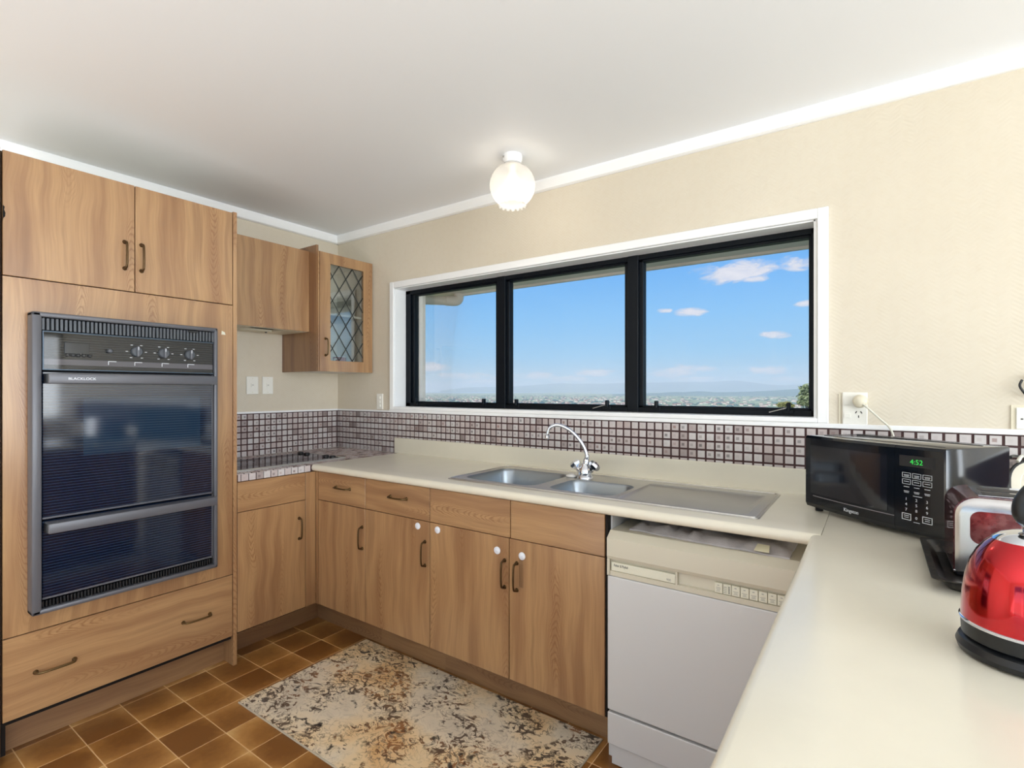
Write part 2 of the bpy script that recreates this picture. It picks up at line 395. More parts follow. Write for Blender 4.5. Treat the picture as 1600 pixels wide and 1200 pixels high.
def rug_mat():
    m, t, b = newmat('rug_pile')
    tcn = t.add('ShaderNodeTexCoord'); x, y, z = t.sep(tcn.outputs['Object'])
    v = t.comb(x, t.m('MULTIPLY', y, 1.0), 0.0)
    big = t.noise(v, 2.6, 3, .5); mid = t.noise(v, 5.5, 3, .6, .6)
    vw = t.comb(x, t.m('MULTIPLY', y, 1.3), 4.0)
    orn = t.noise(vw, 14, 4, .6, 1.5)
    orn2 = t.noise(t.comb(t.m('MULTIPLY', x, 1.0), t.m('MULTIPLY', y, 1.3), 8.0), 20, 5, .62, 1.8)
    base = t.ramp(big, [(.3, (206, 196, 180)), (.45, (232, 218, 194)), (.56, (238, 212, 170)), (.68, (222, 178, 124))])
    line = t.mr(t.m('ABSOLUTE', t.m('SUBTRACT', orn, .5)), .03, .012)
    blot = t.mr(orn2, .525, .55)
    zone = t.mr(mid, .40, .55)
    zone2 = t.mr(t.noise(v, 6.0, 3, .6, .6), .45, .5)
    inkc = t.ramp(t.noise(v, 4.2, 2, .5), [(.35, (58, 50, 52)), (.5, (84, 62, 50)), (.65, (150, 98, 58))])
    c = t.mix(t.m('MULTIPLY', line, t.m('ADD', t.m('MULTIPLY', zone, .65), .15)), base, lin((112, 96, 86)))
    c = t.mix(t.m('MULTIPLY', t.m('MULTIPLY', blot, zone2), .9), c, inkc)
    darkz = t.m('MULTIPLY', t.mr(t.noise(v, 9, 3, .6, .8), .60, .66), t.mr(orn, .47, .53))
    c = t.mix(t.m('MULTIPLY', darkz, .92), c, lin((34, 32, 38)))
    pile = t.noise(v, 320, 2, .6)
    c = t.mix(t.m('MULTIPLY', pile, .12), c, lin((120, 110, 96)))
    t.link(c, b.inputs['Base Color']); b.inputs['Roughness'].default_value = .95; b.inputs['Specular IOR Level'].default_value = .1
    bp = t.add('ShaderNodeBump'); bp.inputs['Strength'].default_value = .4; bp.inputs['Distance'].default_value = .003
    t.link(pile, bp.inputs['Height']); t.link(bp.outputs[0], b.inputs['Normal'])
rug_mat()
def land():
    m, t, b = newmat('far_land')
    g = t.add('ShaderNodeNewGeometry'); p = g.outputs['Position']; x, y, z = t.sep(p)
    v = t.comb(t.m('MULTIPLY', x, .001), t.m('MULTIPLY', y, .001), 0.0)
    a = t.noise(v, 1.1, 4, .6); bb = t.noise(v, 6.0, 4, .65); c3 = t.noise(v, 30, 3, .6)
    c = t.ramp(bb, [(.34, (104, 122, 92)), (.46, (140, 156, 114)), (.56, (172, 180, 140)), (.68, (206, 204, 168))])
    c = t.mix(t.mr(c3, .5, .62), c, lin((86, 100, 72)))
    c = t.mix(t.m('MULTIPLY', t.mr(a, .52, .6), t.mr(c3, .42, .5, .8, 0.0)), c, lin((206, 200, 188)))
    t.link(c, b.inputs['Base Color']); b.inputs['Roughness'].default_value = .95
    m, t, b = newmat('near_grass')
    n = t.noise(t.add('ShaderNodeNewGeometry').outputs['Position'], 1.2, 5, .7)
    t.link(t.ramp(n, [(.3, (112, 124, 84)), (.7, (150, 162, 112))]), b.inputs['Base Color']); b.inputs['Roughness'].default_value = .95
    m, t, b = newmat('sea')
    b.inputs['Base Color'].default_value = lin((120, 160, 190)); b.inputs['Roughness'].default_value = .35
    m, t, b = newmat('hill_bush')
    n = t.noise(t.add('ShaderNodeNewGeometry').outputs['Position'], .002, 5, .6)
    t.link(t.ramp(n, [(.3, (62, 92, 96)), (.7, (92, 122, 116))]), b.inputs['Base Color']); b.inputs['Roughness'].default_value = .95
land()
simple('house_wall', (236, 230, 220), .8); simple('house_roof', (150, 120, 108), .8)

# ------------------------------------------------------------------ geometry helpers
ORG = {}
def thing(name, label=None, cat=None, loc=(0, 0, 0), rotz=0.0, group=None, kind=None):
    o = bpy.data.objects.new(name, None); o.empty_display_size = .05; COL.objects.link(o)
    o.location = loc; o.rotation_euler = (0, 0, rotz)
    ORG[o] = Vector((0, 0, 0)) if rotz else Vector(loc)
    tag(o, label, cat, group, kind); return o
def tag(o, label=None, cat=None, group=None, kind=None):
    if label: o['label'] = label
    if cat: o['category'] = cat
    if group: o['group'] = group
    if kind: o['kind'] = kind
    return o
def mesh_of(name, bm, mat, smooth=False):
    me = bpy.data.meshes.new(name)
    bmesh.ops.recalc_face_normals(bm, faces=bm.faces)
    bm.to_mesh(me); bm.free()
    for mm in (mat if isinstance(mat, (list, tuple)) else [mat]): me.materials.append(MATS[mm])
    if smooth:
        for p in me.polygons: p.use_smooth = True
        try: me.set_sharp_from_angle(angle=math.radians(38))
        except Exception: pass
    return me
def put(name, bm, mat, parent=None, at=None, rot=(0, 0, 0), smooth=False, loc=None, **tg):
    """world-space geometry (or local when `at` is given) as one object; `loc` = origin of a top-level one-mesh thing"""
    if isinstance(bm, bpy.types.Mesh): me = bm
    else:
        if at is None:
            o0 = ORG[parent] if parent else Vector(loc or (0, 0, 0))
            if o0.length: bmesh.ops.translate(bm, verts=bm.verts, vec=-o0)
        me = mesh_of(name, bm, mat, smooth)
    o = bpy.data.objects.new(name, me); COL.objects.link(o)
    if parent:
        o.parent = parent
        if at is not None:
            o.location = Vector(at) - ORG[parent]; o.rotation_euler = rot; ORG[o] = Vector(at)
        else: ORG[o] = ORG[parent]
    else:
        if at is not None: o.location = at; o.rotation_euler = rot; ORG[o] = Vector(at)
        else: o.location = loc or (0, 0, 0); ORG[o] = Vector(loc or (0, 0, 0))
    tag(o, **tg)
    return o
def BM(): return bmesh.new()
def box(bm, x0, x1, y0, y1, z0, z1, bev=0.0, seg=1):
    vs_ = [bm.verts.new((x, y, z)) for x in (x0, x1) for y in (y0, y1) for z in (z0, z1)]
    F = [(0, 1, 3, 2), (4, 6, 7, 5), (0, 4, 5, 1), (2, 3, 7, 6), (0, 2, 6, 4), (1, 5, 7, 3)]
    fs = [bm.faces.new([vs_[i] for i in f]) for f in F]
    if bev > 0:
        es = list({e for f in fs for e in f.edges})
        bmesh.ops.bevel(bm, geom=es, offset=bev, segments=seg, profile=.5, affect='EDGES')
    return bm
def mkbox(*a, **k): return box(BM(), *a, **k)
def loft(bm, rings, cap=True, closed=True):
    R = [[bm.verts.new(p) for p in r] for r in rings]
    n = len(R[0])
    for a, b_ in zip(R, R[1:]):
        for i in range(n if closed else n-1):
            j = (i+1) % n
            bm.faces.new((a[i], a[j], b_[j], b_[i]))
    if cap:
        bm.faces.new(R[0]); bm.faces.new(list(reversed(R[-1])))
    return R
def lathe(bm, prof, c=(0, 0, 0), n=40, cap=True):
    rings = [[(c[0]+r*math.cos(2*PI*i/n), c[1]+r*math.sin(2*PI*i/n), c[2]+z) for i in range(n)] for r, z in prof]
    loft(bm, rings, cap); return bm
def tube(bm, pts, rad, n=10, cap=True):
    pts = [Vector(p) for p in pts]
    rads = rad if isinstance(rad, (list, tuple)) else [rad]*len(pts)
    up = Vector((0, 0, 1)); rings = []
    prev = None
    for i, p in enumerate(pts):
        d = (pts[min(i+1, len(pts)-1)] - pts[max(i-1, 0)]).normalized()
        if prev is None:
            a = d.cross(up)
            if a.length < .1: a = d.cross(Vector((1, 0, 0)))
        else: a = prev - d*prev.dot(d)
        a.normalize(); prev = a; b_ = d.cross(a)
        rings.append([tuple(p + (a*math.cos(2*PI*k/n) + b_*math.sin(2*PI*k/n))*rads[i]) for k in range(n)])
    loft(bm, rings, cap); return bm
def bez(p, n=8):
    """smooth curve through points (Catmull-Rom)"""
    P = [Vector(q) for q in p]; P = [2*P[0]-P[1]] + P + [2*P[-1]-P[-2]]; out = []
    for i in range(1, len(P)-2):
        for k in range(n):
            t_ = k/n; a, b_, c, d = P[i-1:i+3]
            out.append(.5*((2*b_) + (c-a)*t_ + (2*a-5*b_+4*c-d)*t_*t_ + (3*b_-a-3*c+d)*t_**3))
    out.append(P[-2]); return out
def rrect(x0, x1, y0, y1, r, n=6):
    pts = []
    for cx, cy, a0 in ((x1-r, y1-r, 0), (x0+r, y1-r, PI/2), (x0+r, y0+r, PI), (x1-r, y0+r, 1.5*PI)):
        for i in range(n+1):
            a = a0 + PI/2*i/n; pts.append((cx+r*math.cos(a), cy+r*math.sin(a)))
    return pts
def poly_ext(bm, pts, vec):
    a = [tuple(p) for p in pts]; b_ = [tuple(Vector(p)+Vector(vec)) for p in pts]
    loft(bm, [a, b_]); return bm
def sheet_with_holes(bm, outer, holes, z):
    es = []
    for lp in [outer]+holes:
        v = [bm.verts.new((p[0], p[1], z)) for p in lp]
        for i in range(len(v)): es.append(bm.edges.new((v[i], v[(i+1) % len(v)])))
    bmesh.ops.triangle_fill(bm, edges=es, use_beauty=True)
    return bm
def text(name, body, size, M, mat, parent, sx=1.0):
    cu = bpy.data.curves.new('t', 'FONT'); cu.body = body; cu.size = size; cu.extrude = .0002
    to = bpy.data.objects.new('t', cu); COL.objects.link(to)
    bpy.context.view_layer.update()
    me = bpy.data.meshes.new_from_object(to.evaluated_get(bpy.context.evaluated_depsgraph_get()))
    bpy.data.objects.remove(to); bpy.data.curves.remove(cu)
    me.transform(M @ Matrix.Diagonal((sx, 1, 1, 1))); me.transform(Matrix.Translation(-ORG[parent]))
    me.materials.clear(); me.materials.append(MATS[mat])
    o = bpy.data.objects.new(name, me); COL.objects.link(o); o.parent = parent; ORG[o] = ORG[parent]
    return o
def frameM(o, ex, ez):
    """matrix with text x along ex, text y along ez, at o"""
    ex, ez = Vector(ex).normalized(), Vector(ez).normalized(); n = ex.cross(ez)
    M = Matrix((ex, ez, n)).transposed().to_4x4(); M.translation = Vector(o); return M

# ------------------------------------------------------------------ setting: room shell
XL, YB, ZC = -3.15, 2.315, 2.413
XR, YR = 4.4, -3.0
def st(name, bm, mat, **k): return put(name, bm, mat, kind='structure', **k)
# window hole in the back wall: x -2.562..-.185, z 1.205..1.980
bm = BM()
box(bm, XL-.12, -2.562, YB, YB+.15, -.3, ZC+.05); box(bm, -.185, XR+.12, YB, YB+.15, -.3, ZC+.05)
box(bm, -2.562, -.185, YB, YB+.15, -.3, 1.205); box(bm, -2.562, -.185, YB, YB+.15, 1.980, ZC+.05)
st('wall_back', bm, 'wallpaper')
st('wall_left', mkbox(XL-.12, XL, YR-.12, YB+.15, -.3, ZC+.05), 'wallpaper')
bm = BM()   # right wall, with a window hole and a narrow hole
box(bm, XR, XR+.12, YR-.12, -2.2, -.3, ZC+.05); box(bm, XR, XR+.12, 1.6, 2.0, -.3, ZC+.05)
box(bm, XR, XR+.12, 2.28, YB+.15, -.3, ZC+.05)
box(bm, XR, XR+.12, -2.2, 1.6, -.3, .6); box(bm, XR, XR+.12, -2.2, 1.6, 2.3, ZC+.05)
box(bm, XR, XR+.12, 2.0, 2.28, -.3, .9); box(bm, XR, XR+.12, 2.0, 2.28, 2.1, ZC+.05)
st('wall_right', bm, 'plaster_plain')
bm = BM()
box(bm, XL, -2.35, YR-.12, YR, -.3, ZC+.05); box(bm, 1.25, XR, YR-.12, YR, -.3, ZC+.05)
box(bm, -2.35, 1.25, YR-.12, YR, 2.15, ZC+.05)
st('wall_rear', bm, 'plaster_plain')
st('ceiling', mkbox(XL-.12, XR+.12, YR-.12, YB+.15, ZC, ZC+.1), 'ceiling_paint')
# roof over the house, its eave and soffit outside the window
st('roof', mkbox(XL-1.0, XR+1.0, YR-1.0, 3.02, ZC+.12, ZC+.3), 'outside_paint')
st('soffit', mkbox(XL+.1, XR+.8, YB+.15, 2.99, 2.045, 2.06), 'outside_paint')
st('trim_5', mkbox(XL+.4, XR+.8, 2.975, 3.0, 2.03, 2.2, bev=.003), 'outside_paint')
# glass doors at the rear, window frames on the right wall
def win_unit(name, horizontal, a0, a1, c, z0, z1, nm):
    t_ = thing(name, kind='structure', loc=((a0+a1)/2 if horizontal else c, c if horizontal else (a0+a1)/2, z0))
    f = BM(); wdt = (a1-a0)/nm
    def bx(p0, p1, q0, q1):
        if horizontal: box(f, p0, p1, c-.03, c+.03, q0, q1)
        else: box(f, c-.03, c+.03, p0, p1, q0, q1)
    bx(a0, a1, z0, z0+.05); bx(a0, a1, z1-.05, z1)
    for i in range(nm+1):
        p = a0 + wdt*i; bx(max(a0, p-.03), min(a1, p+.03), z0, z1)
    put('window_frame', f, 'white_paint', t_)
    for i in range(nm):
        p0, p1 = a0+wdt*i+.02, a0+wdt*(i+1)-.02
        g = mkbox(p0, p1, c-.003, c+.003, z0+.03, z1-.03) if horizontal else mkbox(c-.003, c+.003, p0, p1, z0+.03, z1-.03)
        put('pane', g, 'window_glass', t_)
win_unit('door_1', True, -2.35, 1.25, YR-.06, 0.0, 2.15, 3)
win_unit('window_2', False, -2.2, 1.6, XR+.06, .6, 2.3, 3)
win_unit('window_3', False, 2.0, 2.28, XR+.06, .9, 2.1, 1)
# cornice
bm = BM(); cp = [(0, 0), (-.03, 0), (-.03, -.012), (-.022, -.05), (-.012, -.055), (0, -.055)]
poly_ext(bm, [(XL, YB+a, ZC+b_) for a, b_ in cp], (XR-XL, 0, 0)); st('trim_1', bm, 'white_paint')
bm = BM(); poly_ext(bm, [(XL-a, YR, ZC+b_) for a, b_ in cp], (0, YB-YR, 0)); st('trim_2', bm, 'white_paint')
# flat white rail above the tiles
st('trim_3', mkbox(-2.60, XR, YB-.012, YB, 1.174, 1.192, bev=.002), 'white_paint')
st('trim_6', mkbox(XL+.004, -2.60, YB-.008, YB, 1.174, 1.186, bev=.002), 'white_paint')
st('trim_4', mkbox(XL, XL+.010, 1.276, YB-.008, 1.174, 1.186, bev=.002), 'white_paint')

# floor: slab + vinyl tiles
fl = st('floor', mkbox(XL-.12, XR+.12, YR-.12, YB+.15, -.3, -.0012), 'floor_grout')
tm = mesh_of('tile', mkbox(-.0860, .0860, -.0812, .0812, -.0035, 0, bev=.0012), 'floor_tile')
cnt = 0
for i in range(-1, 13):
    for j in range(-5, 12):
        x = -2.57 + .175*(i+.5); y = .004 + .1654*(j+.5)
        if x > -.35: continue
        o = put('tile', tm, None, fl, at=(x, y, 0)); cnt += 1
st('lounge_floor', mkbox(-.25, XR, YR, YB, -.004, .003), 'lounge_floor')
bm = BM()   # the rest of the vinyl: too far back to be seen, still tiles
for i in range(-3, 13):
    for j in range(-18, 3):
        if i > -2 and j > -6: continue
        x = -2.57 + .175*(i+.5); y = .004 + .1654*(j+.5)
        if x > -.35: continue
        box(bm, x-.086, x+.086, y-.0812, y+.0812, -.0035, 0)
put('far_tiles', bm, 'floor_tile', fl, kind='stuff')

# ------------------------------------------------------------------ window
win = thing('window_1', kind='structure', loc=(-1.37, YB, 1.2))
bm = BM()   # architrave (flat boards proud of the wall) and reveal
y0, y1 = YB-.014, YB
box(bm, -2.593, -2.556, y0, y1, 1.192, 2.020, bev=.003); box(bm, -.183, -.145, y0, y1, 1.192, 2.020, bev=.003)
box(bm, -2.556, -.183, y0, y1, 1.980, 2.020, bev=.003)
put('architrave', bm, 'white_paint', win)
put('sill', mkbox(-2.556, -.183, YB-.016, YB+.10, 1.192, 1.212, bev=.003), 'white_paint', win)
bm = BM()
box(bm, -2.562, -2.552, YB, YB+.14, 1.205, 1.98); box(bm, -.195, -.185, YB, YB+.14, 1.205, 1.98)
box(bm, -2.556, -.19, YB, YB+.14, 1.974, 1.984)
put('reveal', bm, 'white_paint', win)
FY0, FY1 = 2.405, 2.455
bm = BM(); xs = (-2.552, -2.50, -1.80, -1.73, -1.003, -.932, -.238, -.195)
box(bm, -2.552, -2.507, FY0, FY1, 1.212, 1.974, bev=.002); box(bm, -.212, -.195, FY0, FY1, 1.212, 1.974, bev=.002)
box(bm, -2.552, -.195, FY0, FY1, 1.950, 1.974, bev=.002); box(bm, -2.552, -.195, FY0, FY1, 1.212, 1.236, bev=.002)
box(bm, -1.795, -1.735, FY0-.004, FY1, 1.212, 1.974, bev=.002); box(bm, -.995, -.940, FY0-.004, FY1, 1.212, 1.974, bev=.002)
put('window_frame', bm, 'black_aluminium', win)
for k, (a, b_) in enumerate(((-2.482, -1.813), (-1.716, -1.015), (-.920, -.221))):
    s_ = BM(); z0, z1 = 1.245, 1.940; e = .022
    ya, yb = FY0+.012, FY1+.004
    box(s_, a-e, a, ya, yb, z0-.014, z1+.014, bev=.002); box(s_, b_, b_+e, ya, yb, z0-.014, z1+.014, bev=.002)
    box(s_, a-e, b_+e, ya, yb, z1, z1+.016, bev=.002); box(s_, a-e, b_+e, ya, yb, z0-.016, z0, bev=.002)
    sash = put('sash', s_, 'black_aluminium', win)
    put('pane', mkbox(a-.005, b_+.005, 2.432, 2.436, z0-.005, z1+.005), 'window_glass', sash)
for x in (-2.456, -1.893, -1.659, -1.104, -.851, -.292):
    b_ = BM(); box(b_, x-.007, x+.007, FY0-.012, FY0+.014, 1.232, 1.268, bev=.003)
    box(b_, x-.02, x+.02, FY0-.006, FY0+.002, 1.222, 1.240, bev=.002)
    put('latch', b_, 'black_aluminium', win)
for x0, x1 in ((-1.16, -1.11), (-.345, -.30)):
    put('window_stay', tube(BM(), [(x0-.02, FY0-.006, 1.226), (x1, FY0-.01, 1.245)], .0022, 6), 'steel', win)
put('outer_jamb', mkbox(-2.515, -2.478, FY1+.006, FY1+.06, 1.22, 1.96), 'outside_paint', win)

# ------------------------------------------------------------------ outside
def gz(x, y):
    if y < 3: return -.35
    return max(-60.0, -.35 - (y-3)*.16)
bm = BM()
ys = [-400, -60, -20, -6, -3.2, 3, 8, 20, 40, 80, 140, 220, 300, 376, 500, 900, 1500, 2500, 4000, 7000, 12000, 20000, 30000]
xs_ = [-30000, -12000, -5000, -2000, -800, -300, -100, -40, -15, -5, 0, 5, 15, 40, 100, 300, 800, 2000, 6000, 15000]
V = [[bm.verts.new((x, y, gz(x, y))) for x in xs_] for y in ys]
for j in range(len(ys)-1):
    for i in range(len(xs_)-1):
        f = bm.faces.new((V[j][i], V[j][i+1], V[j+1][i+1], V[j+1][i])); f.material_index = 1 if ys[j+1] <= 220 else 0
st('ground', bm, ['far_land', 'near_grass'])
# sea at the far left of the view
bm = BM(); box(bm, -30000, -6200, 7800, 29000, -62, -59); st('sea', bm, 'sea')
bm = BM(); box(bm, -4200, -1300, 8200, 9600, -62, -58.5); st('estuary', bm, 'sea')
# hills by azimuth: (azimuth, elevation)
def ridge(name, prof, dist, seed, mat, label):
    bm = BM(); n = 90; rows = []
    a0, a1 = prof[0][0], prof[-1][0]
    for k, (dd, hf) in enumerate(((-.14, 0), (-.08, .5), (0, 1), (.1, .55), (.2, 0))):
        row = []
        for i in range(n+1):
            a = a0+(a1-a0)*i/n
            for (p0, e0), (p1, e1) in zip(prof, prof[1:]):
                if p0 <= a <= p1: e = e0+(e1-e0)*(a-p0)/(p1-p0)
            e += .0009*mnoise.noise(Vector((a*40, seed, k)))*(1 if hf else 0)
            D = dist*(1+dd+.03*mnoise.noise(Vector((a*12, seed+5, k))))
            z = -60 + (61.3 + e*dist)*hf if hf else -63
            row.append(bm.verts.new((D*math.sin(a), D*math.cos(a), z)))
        rows.append(row)
    for A, B in zip(rows, rows[1:]):
        for i in range(n): bm.faces.new((A[i], A[i+1], B[i+1], B[i]))
    return put(name, bm, mat, smooth=True, label=label, category='hill') if False else st(name, bm, mat, smooth=True)
ridge('far_hills', [(-.75, -.002), (-.705, .0045), (-.612, .0065), (-.526, .0122), (-.45, .0118), (-.37, .0135), (-.301, .0142), (-.25, .0138), (-.203, .0165), (-.16, .0105), (-.133, .0075), (-.09, .0105), (.1, .012), (.5, .008), (.9, 0)], 15000, 1, 'hill_bush', '')
ridge('near_hills', [(-.42, -.0085), (-.36, -.0062), (-.31, -.0045), (-.27, -.0028), (-.22, -.0042), (-.17, -.0028), (-.12, .0008), (-.08, .0035), (.1, .006), (.5, 0)], 6500, 4, 'hill_bush', '')
# haze over the plain: real scattering air between the hillside and the far hills
def haze():
    m = bpy.data.materials.new('haze'); m.use_nodes = True; MATS['haze'] = m
    t = NT(m.node_tree); t.n.remove(t.n['Principled BSDF'])
    sc_ = t.add('ShaderNodeVolumeScatter'); sc_.inputs['Color'].default_value = (.92, .965, 1.0, 1)
    sc_.inputs['Density'].default_value = 1.45e-4; sc_.inputs['Anisotropy'].default_value = .1
    t.link(sc_.outputs[0], t.n['Material Output'].inputs['Volume'])
haze()
st('haze', mkbox(-29000, 14000, 460, 19500, -58.0, 262), 'haze')
# town: small pale houses and clumps of bush too far to tell apart
bm = BM(); rnd = random.Random(3)
for k in range(900):
    a = rnd.uniform(-.92, -.35) if rnd.random() < .8 else rnd.uniform(-.35, -.05)
    D = 1500*(4600/1500)**rnd.random(); x, y = D*math.sin(a), D*math.cos(a)
    s1, s2, h = rnd.uniform(5, 9), rnd.uniform(4, 7), rnd.uniform(2.6, 4)
    i0 = len(bm.faces)
    box(bm, x-s1, x+s1, y-s2, y+s2, -60, -60+h)
    r_ = [(x-s1-1, y-s2-1, -60+h), (x-s1-1, y+s2+1, -60+h), (x-s1-1, y, -60+h+3)]
    loft(bm, [r_, [(p[0]+2*s1+2, p[1], p[2]) for p in r_]])
    bm.faces.ensure_lookup_table()
    for f in bm.faces[i0+6:]: f.material_index = 1
put('town_houses', bm, ['house_wall', 'house_roof'], kind='stuff', label='pale specks of houses spread over the plain below the hills', cat='houses')
bm = BM()
for k in range(700):
    a = rnd.uniform(-.92, -.03); D = 1300*(6000/1300)**rnd.random(); x, y = D*math.sin(a), D*math.cos(a)
    r_ = rnd.uniform(6, 15)
    lathe(bm, [(r_*.9, 0), (r_, r_*.2), (r_*.7, r_*.42), (r_*.2, r_*.55)], (x, y, -60), 6)
put('bush_clumps', bm, 'hill_bush', kind='stuff', label='dark green clumps of bush among the far fields', cat='bushes')

def tree(name, x, y, zb, crowns, leafm, label, seed, nl=1500, ls=.07):
    t_ = thing(name, label, 'tree', loc=(x, y, zb)); rd = random.Random(seed)
    top = max(c[2] for c in crowns)
    bm = tube(BM(), [(x, y, zb-.2), (x+.05, y, zb+(top-zb)*.5), (x-.05, y, top)], [.16, .1, .03], 8)
    for c in crowns: tube(bm, [(x, y, zb+(c[2]-zb)*.72), ((x+c[0])/2, (y+c[1])/2, (c[2]+zb+(c[2]-zb)*.72)/2+.1), (c[0], c[1], c[2])], [.05, .035, .012], 6)
    put('trunk', bm, 'bark', t_)
    bm = BM()
    for c in crowns:
        for k in range(nl//len(crowns)):
            d = Vector((rd.gauss(0, 1), rd.gauss(0, 1), rd.gauss(0, 1))).normalized()*rd.random()**.45
            p = Vector(c[:3]) + Vector((d.x*c[3], d.y*c[3], d.z*c[3]*c[4]))
            n = Vector((rd.gauss(0, 1), rd.gauss(0, 1), rd.gauss(0, 1)+.8)).normalized()
            a = n.orthogonal().normalized()*ls*rd.uniform(.6, 1.3); b_ = n.cross(a)*.5
            v = [bm.verts.new(p+q) for q in (-a, b_-a*.2, a, -b_-a*.2)]
            bm.faces.new(v)
    put('foliage', bm, leafm, t_, kind='stuff')
tree('garden_tree', -2.75, 30, -4.6, [(-2.85, 30, 1.35, .36, .8), (-2.95, 30.1, 1.0, .35, .7), (-2.5, 30, 1.2, .5, .8), (-2.78, 29.8, .78, .42, .7), (-3.05, 30, .68, .22, .6), (-2.3, 30, .7, .5, .9)],
     'leaf_a', 'leafy dark green tree top seen in the right window pane', 5, 1500, .085)
tree('garden_shrub', -3.75, 30, -4.6, [(-3.95, 30, .55, .28, .5), (-3.72, 30, .62, .2, .5), (-3.55, 30, .5, .2, .5)],
     'leaf_b', 'low yellow-green shrub left of the tree, behind the right pane', 6, 1500, .05)
# trees behind the house, seen only in reflections
tree('lawn_tree', 12, 6.5, -.4, [(12, 6.5, 3.2, 1.6, .9), (11.2, 7.5, 2.6, 1.2, .9), (12.5, 5.6, 2.5, 1.2, .9)], 'leaf_a', 'garden tree on the lawn east of the house', 8, 2600, .16)

# downpipe under the eave, outside the left pane
t_ = thing('downpipe', 'grey painted downpipe elbow hanging under the eave outside the left window pane', 'pipe', loc=(-2.6, 2.95, 1.99))
put('pipe', tube(BM(), bez([(-3.02, 2.47, 1.985), (-2.8, 2.72, 1.989), (-2.63, 2.92, 1.992)], 4), .034, 16), 'outside_paint', t_, smooth=True)
put('elbow', tube(BM(), bez([(-2.645, 2.90, 1.992), (-2.60, 2.955, 1.993), (-2.585, 2.975, 2.01), (-2.583, 2.978, 2.05)], 4), .038, 16), 'outside_paint', t_, smooth=True)

# ------------------------------------------------------------------ mosaic splashbacks
P = .0377; G = .0040
def tile_range(lo, hi, ph): return range(math.floor((lo-ph)/P), math.ceil((hi-ph)/P))
ZR = [1.173-.0375*k for k in range(8)]
# back wall
sb = thing('mosaic_splashback', 'grey and pink mosaic tiles along the window wall above the bench upstand', 'tiles', loc=(-1.2, YB, 1.0), group='mosaic splashbacks')
put('grout', mkbox(XL, XR-.5, YB-.0045, YB, .914, 1.174), 'grout_dark', sb)
bmst = BM(); tmesh = {}
for c in tile_range(XL+.01, .56, -.712):
    x0, x1 = -.712+P*c+G, -.712+P*(c+1)-G; x0c = max(x0, XL+.012)
    if x1-x0c < .006: continue
    for r in range(7):
        zt, zb_ = ZR[r]-G, ZR[r+1]+G
        if x0 > -2.53 and r > 4: continue
        if x0 > -2.53 and r == 4: zb_ = 1.006
        big = x0 > -2.20 and r < 4 and c < 25
        if big:
            key = 'b'
            if key not in tmesh: tmesh[key] = mesh_of('mosaic_tile', mkbox(-P/2+G, P/2-G, -.0015, .0015, -.01875+G, .01875-G, bev=.0006), 'mosaic_back')
            put('mosaic_tile', tmesh[key], None, sb, at=((x0+x1)/2, YB-.0055, (ZR[r]+ZR[r+1])/2))
        else: box(bmst, x0c, x1, YB-.0070, YB-.0025, zb_, zt)
put('far_mosaic_tiles', bmst, 'mosaic_back', sb, kind='stuff')
# left wall
sl = thing('mosaic_splashback', 'pinkish mosaic tiles on the left wall behind the cooktop', 'tiles', loc=(XL, 1.8, 1.0), group='mosaic splashbacks')
put('grout', mkbox(XL, XL+.0045, 1.277, YB-.005, .914, 1.174), 'grout_dark', sl)
lm = mesh_of('mosaic_tile', mkbox(-.0015, .0015, -P/2+G, P/2-G, -.01875+G, .01875-G, bev=.0006), 'mosaic_left')
bmst = BM()
for c in tile_range(1.285, YB-.012, 1.621):
    y0_, y1_ = 1.621+P*c, 1.621+P*(c+1)
    for r in range(7):
        if y0_ > 1.28 and y1_ < YB-.004: put('mosaic_tile', lm, None, sl, at=(XL+.0055, (y0_+y1_)/2, (ZR[r]+ZR[r+1])/2))
        else: box(bmst, XL+.0025, XL+.0070, max(1.279, y0_+G), min(YB-.010, y1_-G), ZR[r+1]+G, ZR[r]-G)
put('cut_mosaic_tiles', bmst, 'mosaic_left', sl, kind='stuff')

# ------------------------------------------------------------------ handles
def handle_mesh(L, mat, name='handle'):
    """bow handle, along local z, standing out along -y"""
    bm = BM(); h = L/2; d = .024
    path = bez([(0, 0, -h), (0, -d*.55, -h*.98), (0, -d, -h*.82), (0, -d*1.12, 0), (0, -d, h*.82), (0, -d*.55, h*.98), (0, 0, h)], 4)
    rr = [.0055 if (i < 4 or i > len(path)-5) else .0042 for i in range(len(path))]
    tube(bm, path, rr, 10)
    for s in (-1, 1): lathe(bm, [(.0085, -.001), (.0085, .001), (.0065, .0035)], (0, 0, 0), 12)
    # feet roses: rotate the two lathed discs onto the feet
    vs_ = list(bm.verts)[-72:]
    for k, s in enumerate((-1, 1)):
        sub = vs_[k*36:(k+1)*36]
        for v in sub:
            x, y, z = v.co; v.co = (x, -z-.001, s*h + y)
    return mesh_of(name, bm, mat, True)
HM = handle_mesh(.108, 'handle_dark'); HB = handle_mesh(.112, 'brass_aged')
FRONT = {'back': (0, 0, 0), 'left': (0, 0, PI/2)}       # handle faces -y, or +x after a quarter turn
def handle(parent, pos, side, horizontal=False, mesh=None):
    if side == 'back': rot = (0, PI/2, 0) if horizontal else (0, 0, 0)
    else: rot = (PI/2, 0, 0) if horizontal else (0, 0, 0)
    if side == 'left':
        M = Matrix.Rotation(PI/2, 3, 'Z')
        if horizontal: M = M @ Matrix.Rotation(PI/2, 3, 'Y')
        rot = tuple(M.to_euler())
    return put('handle', mesh or HM, None, parent, at=pos, rot=rot)

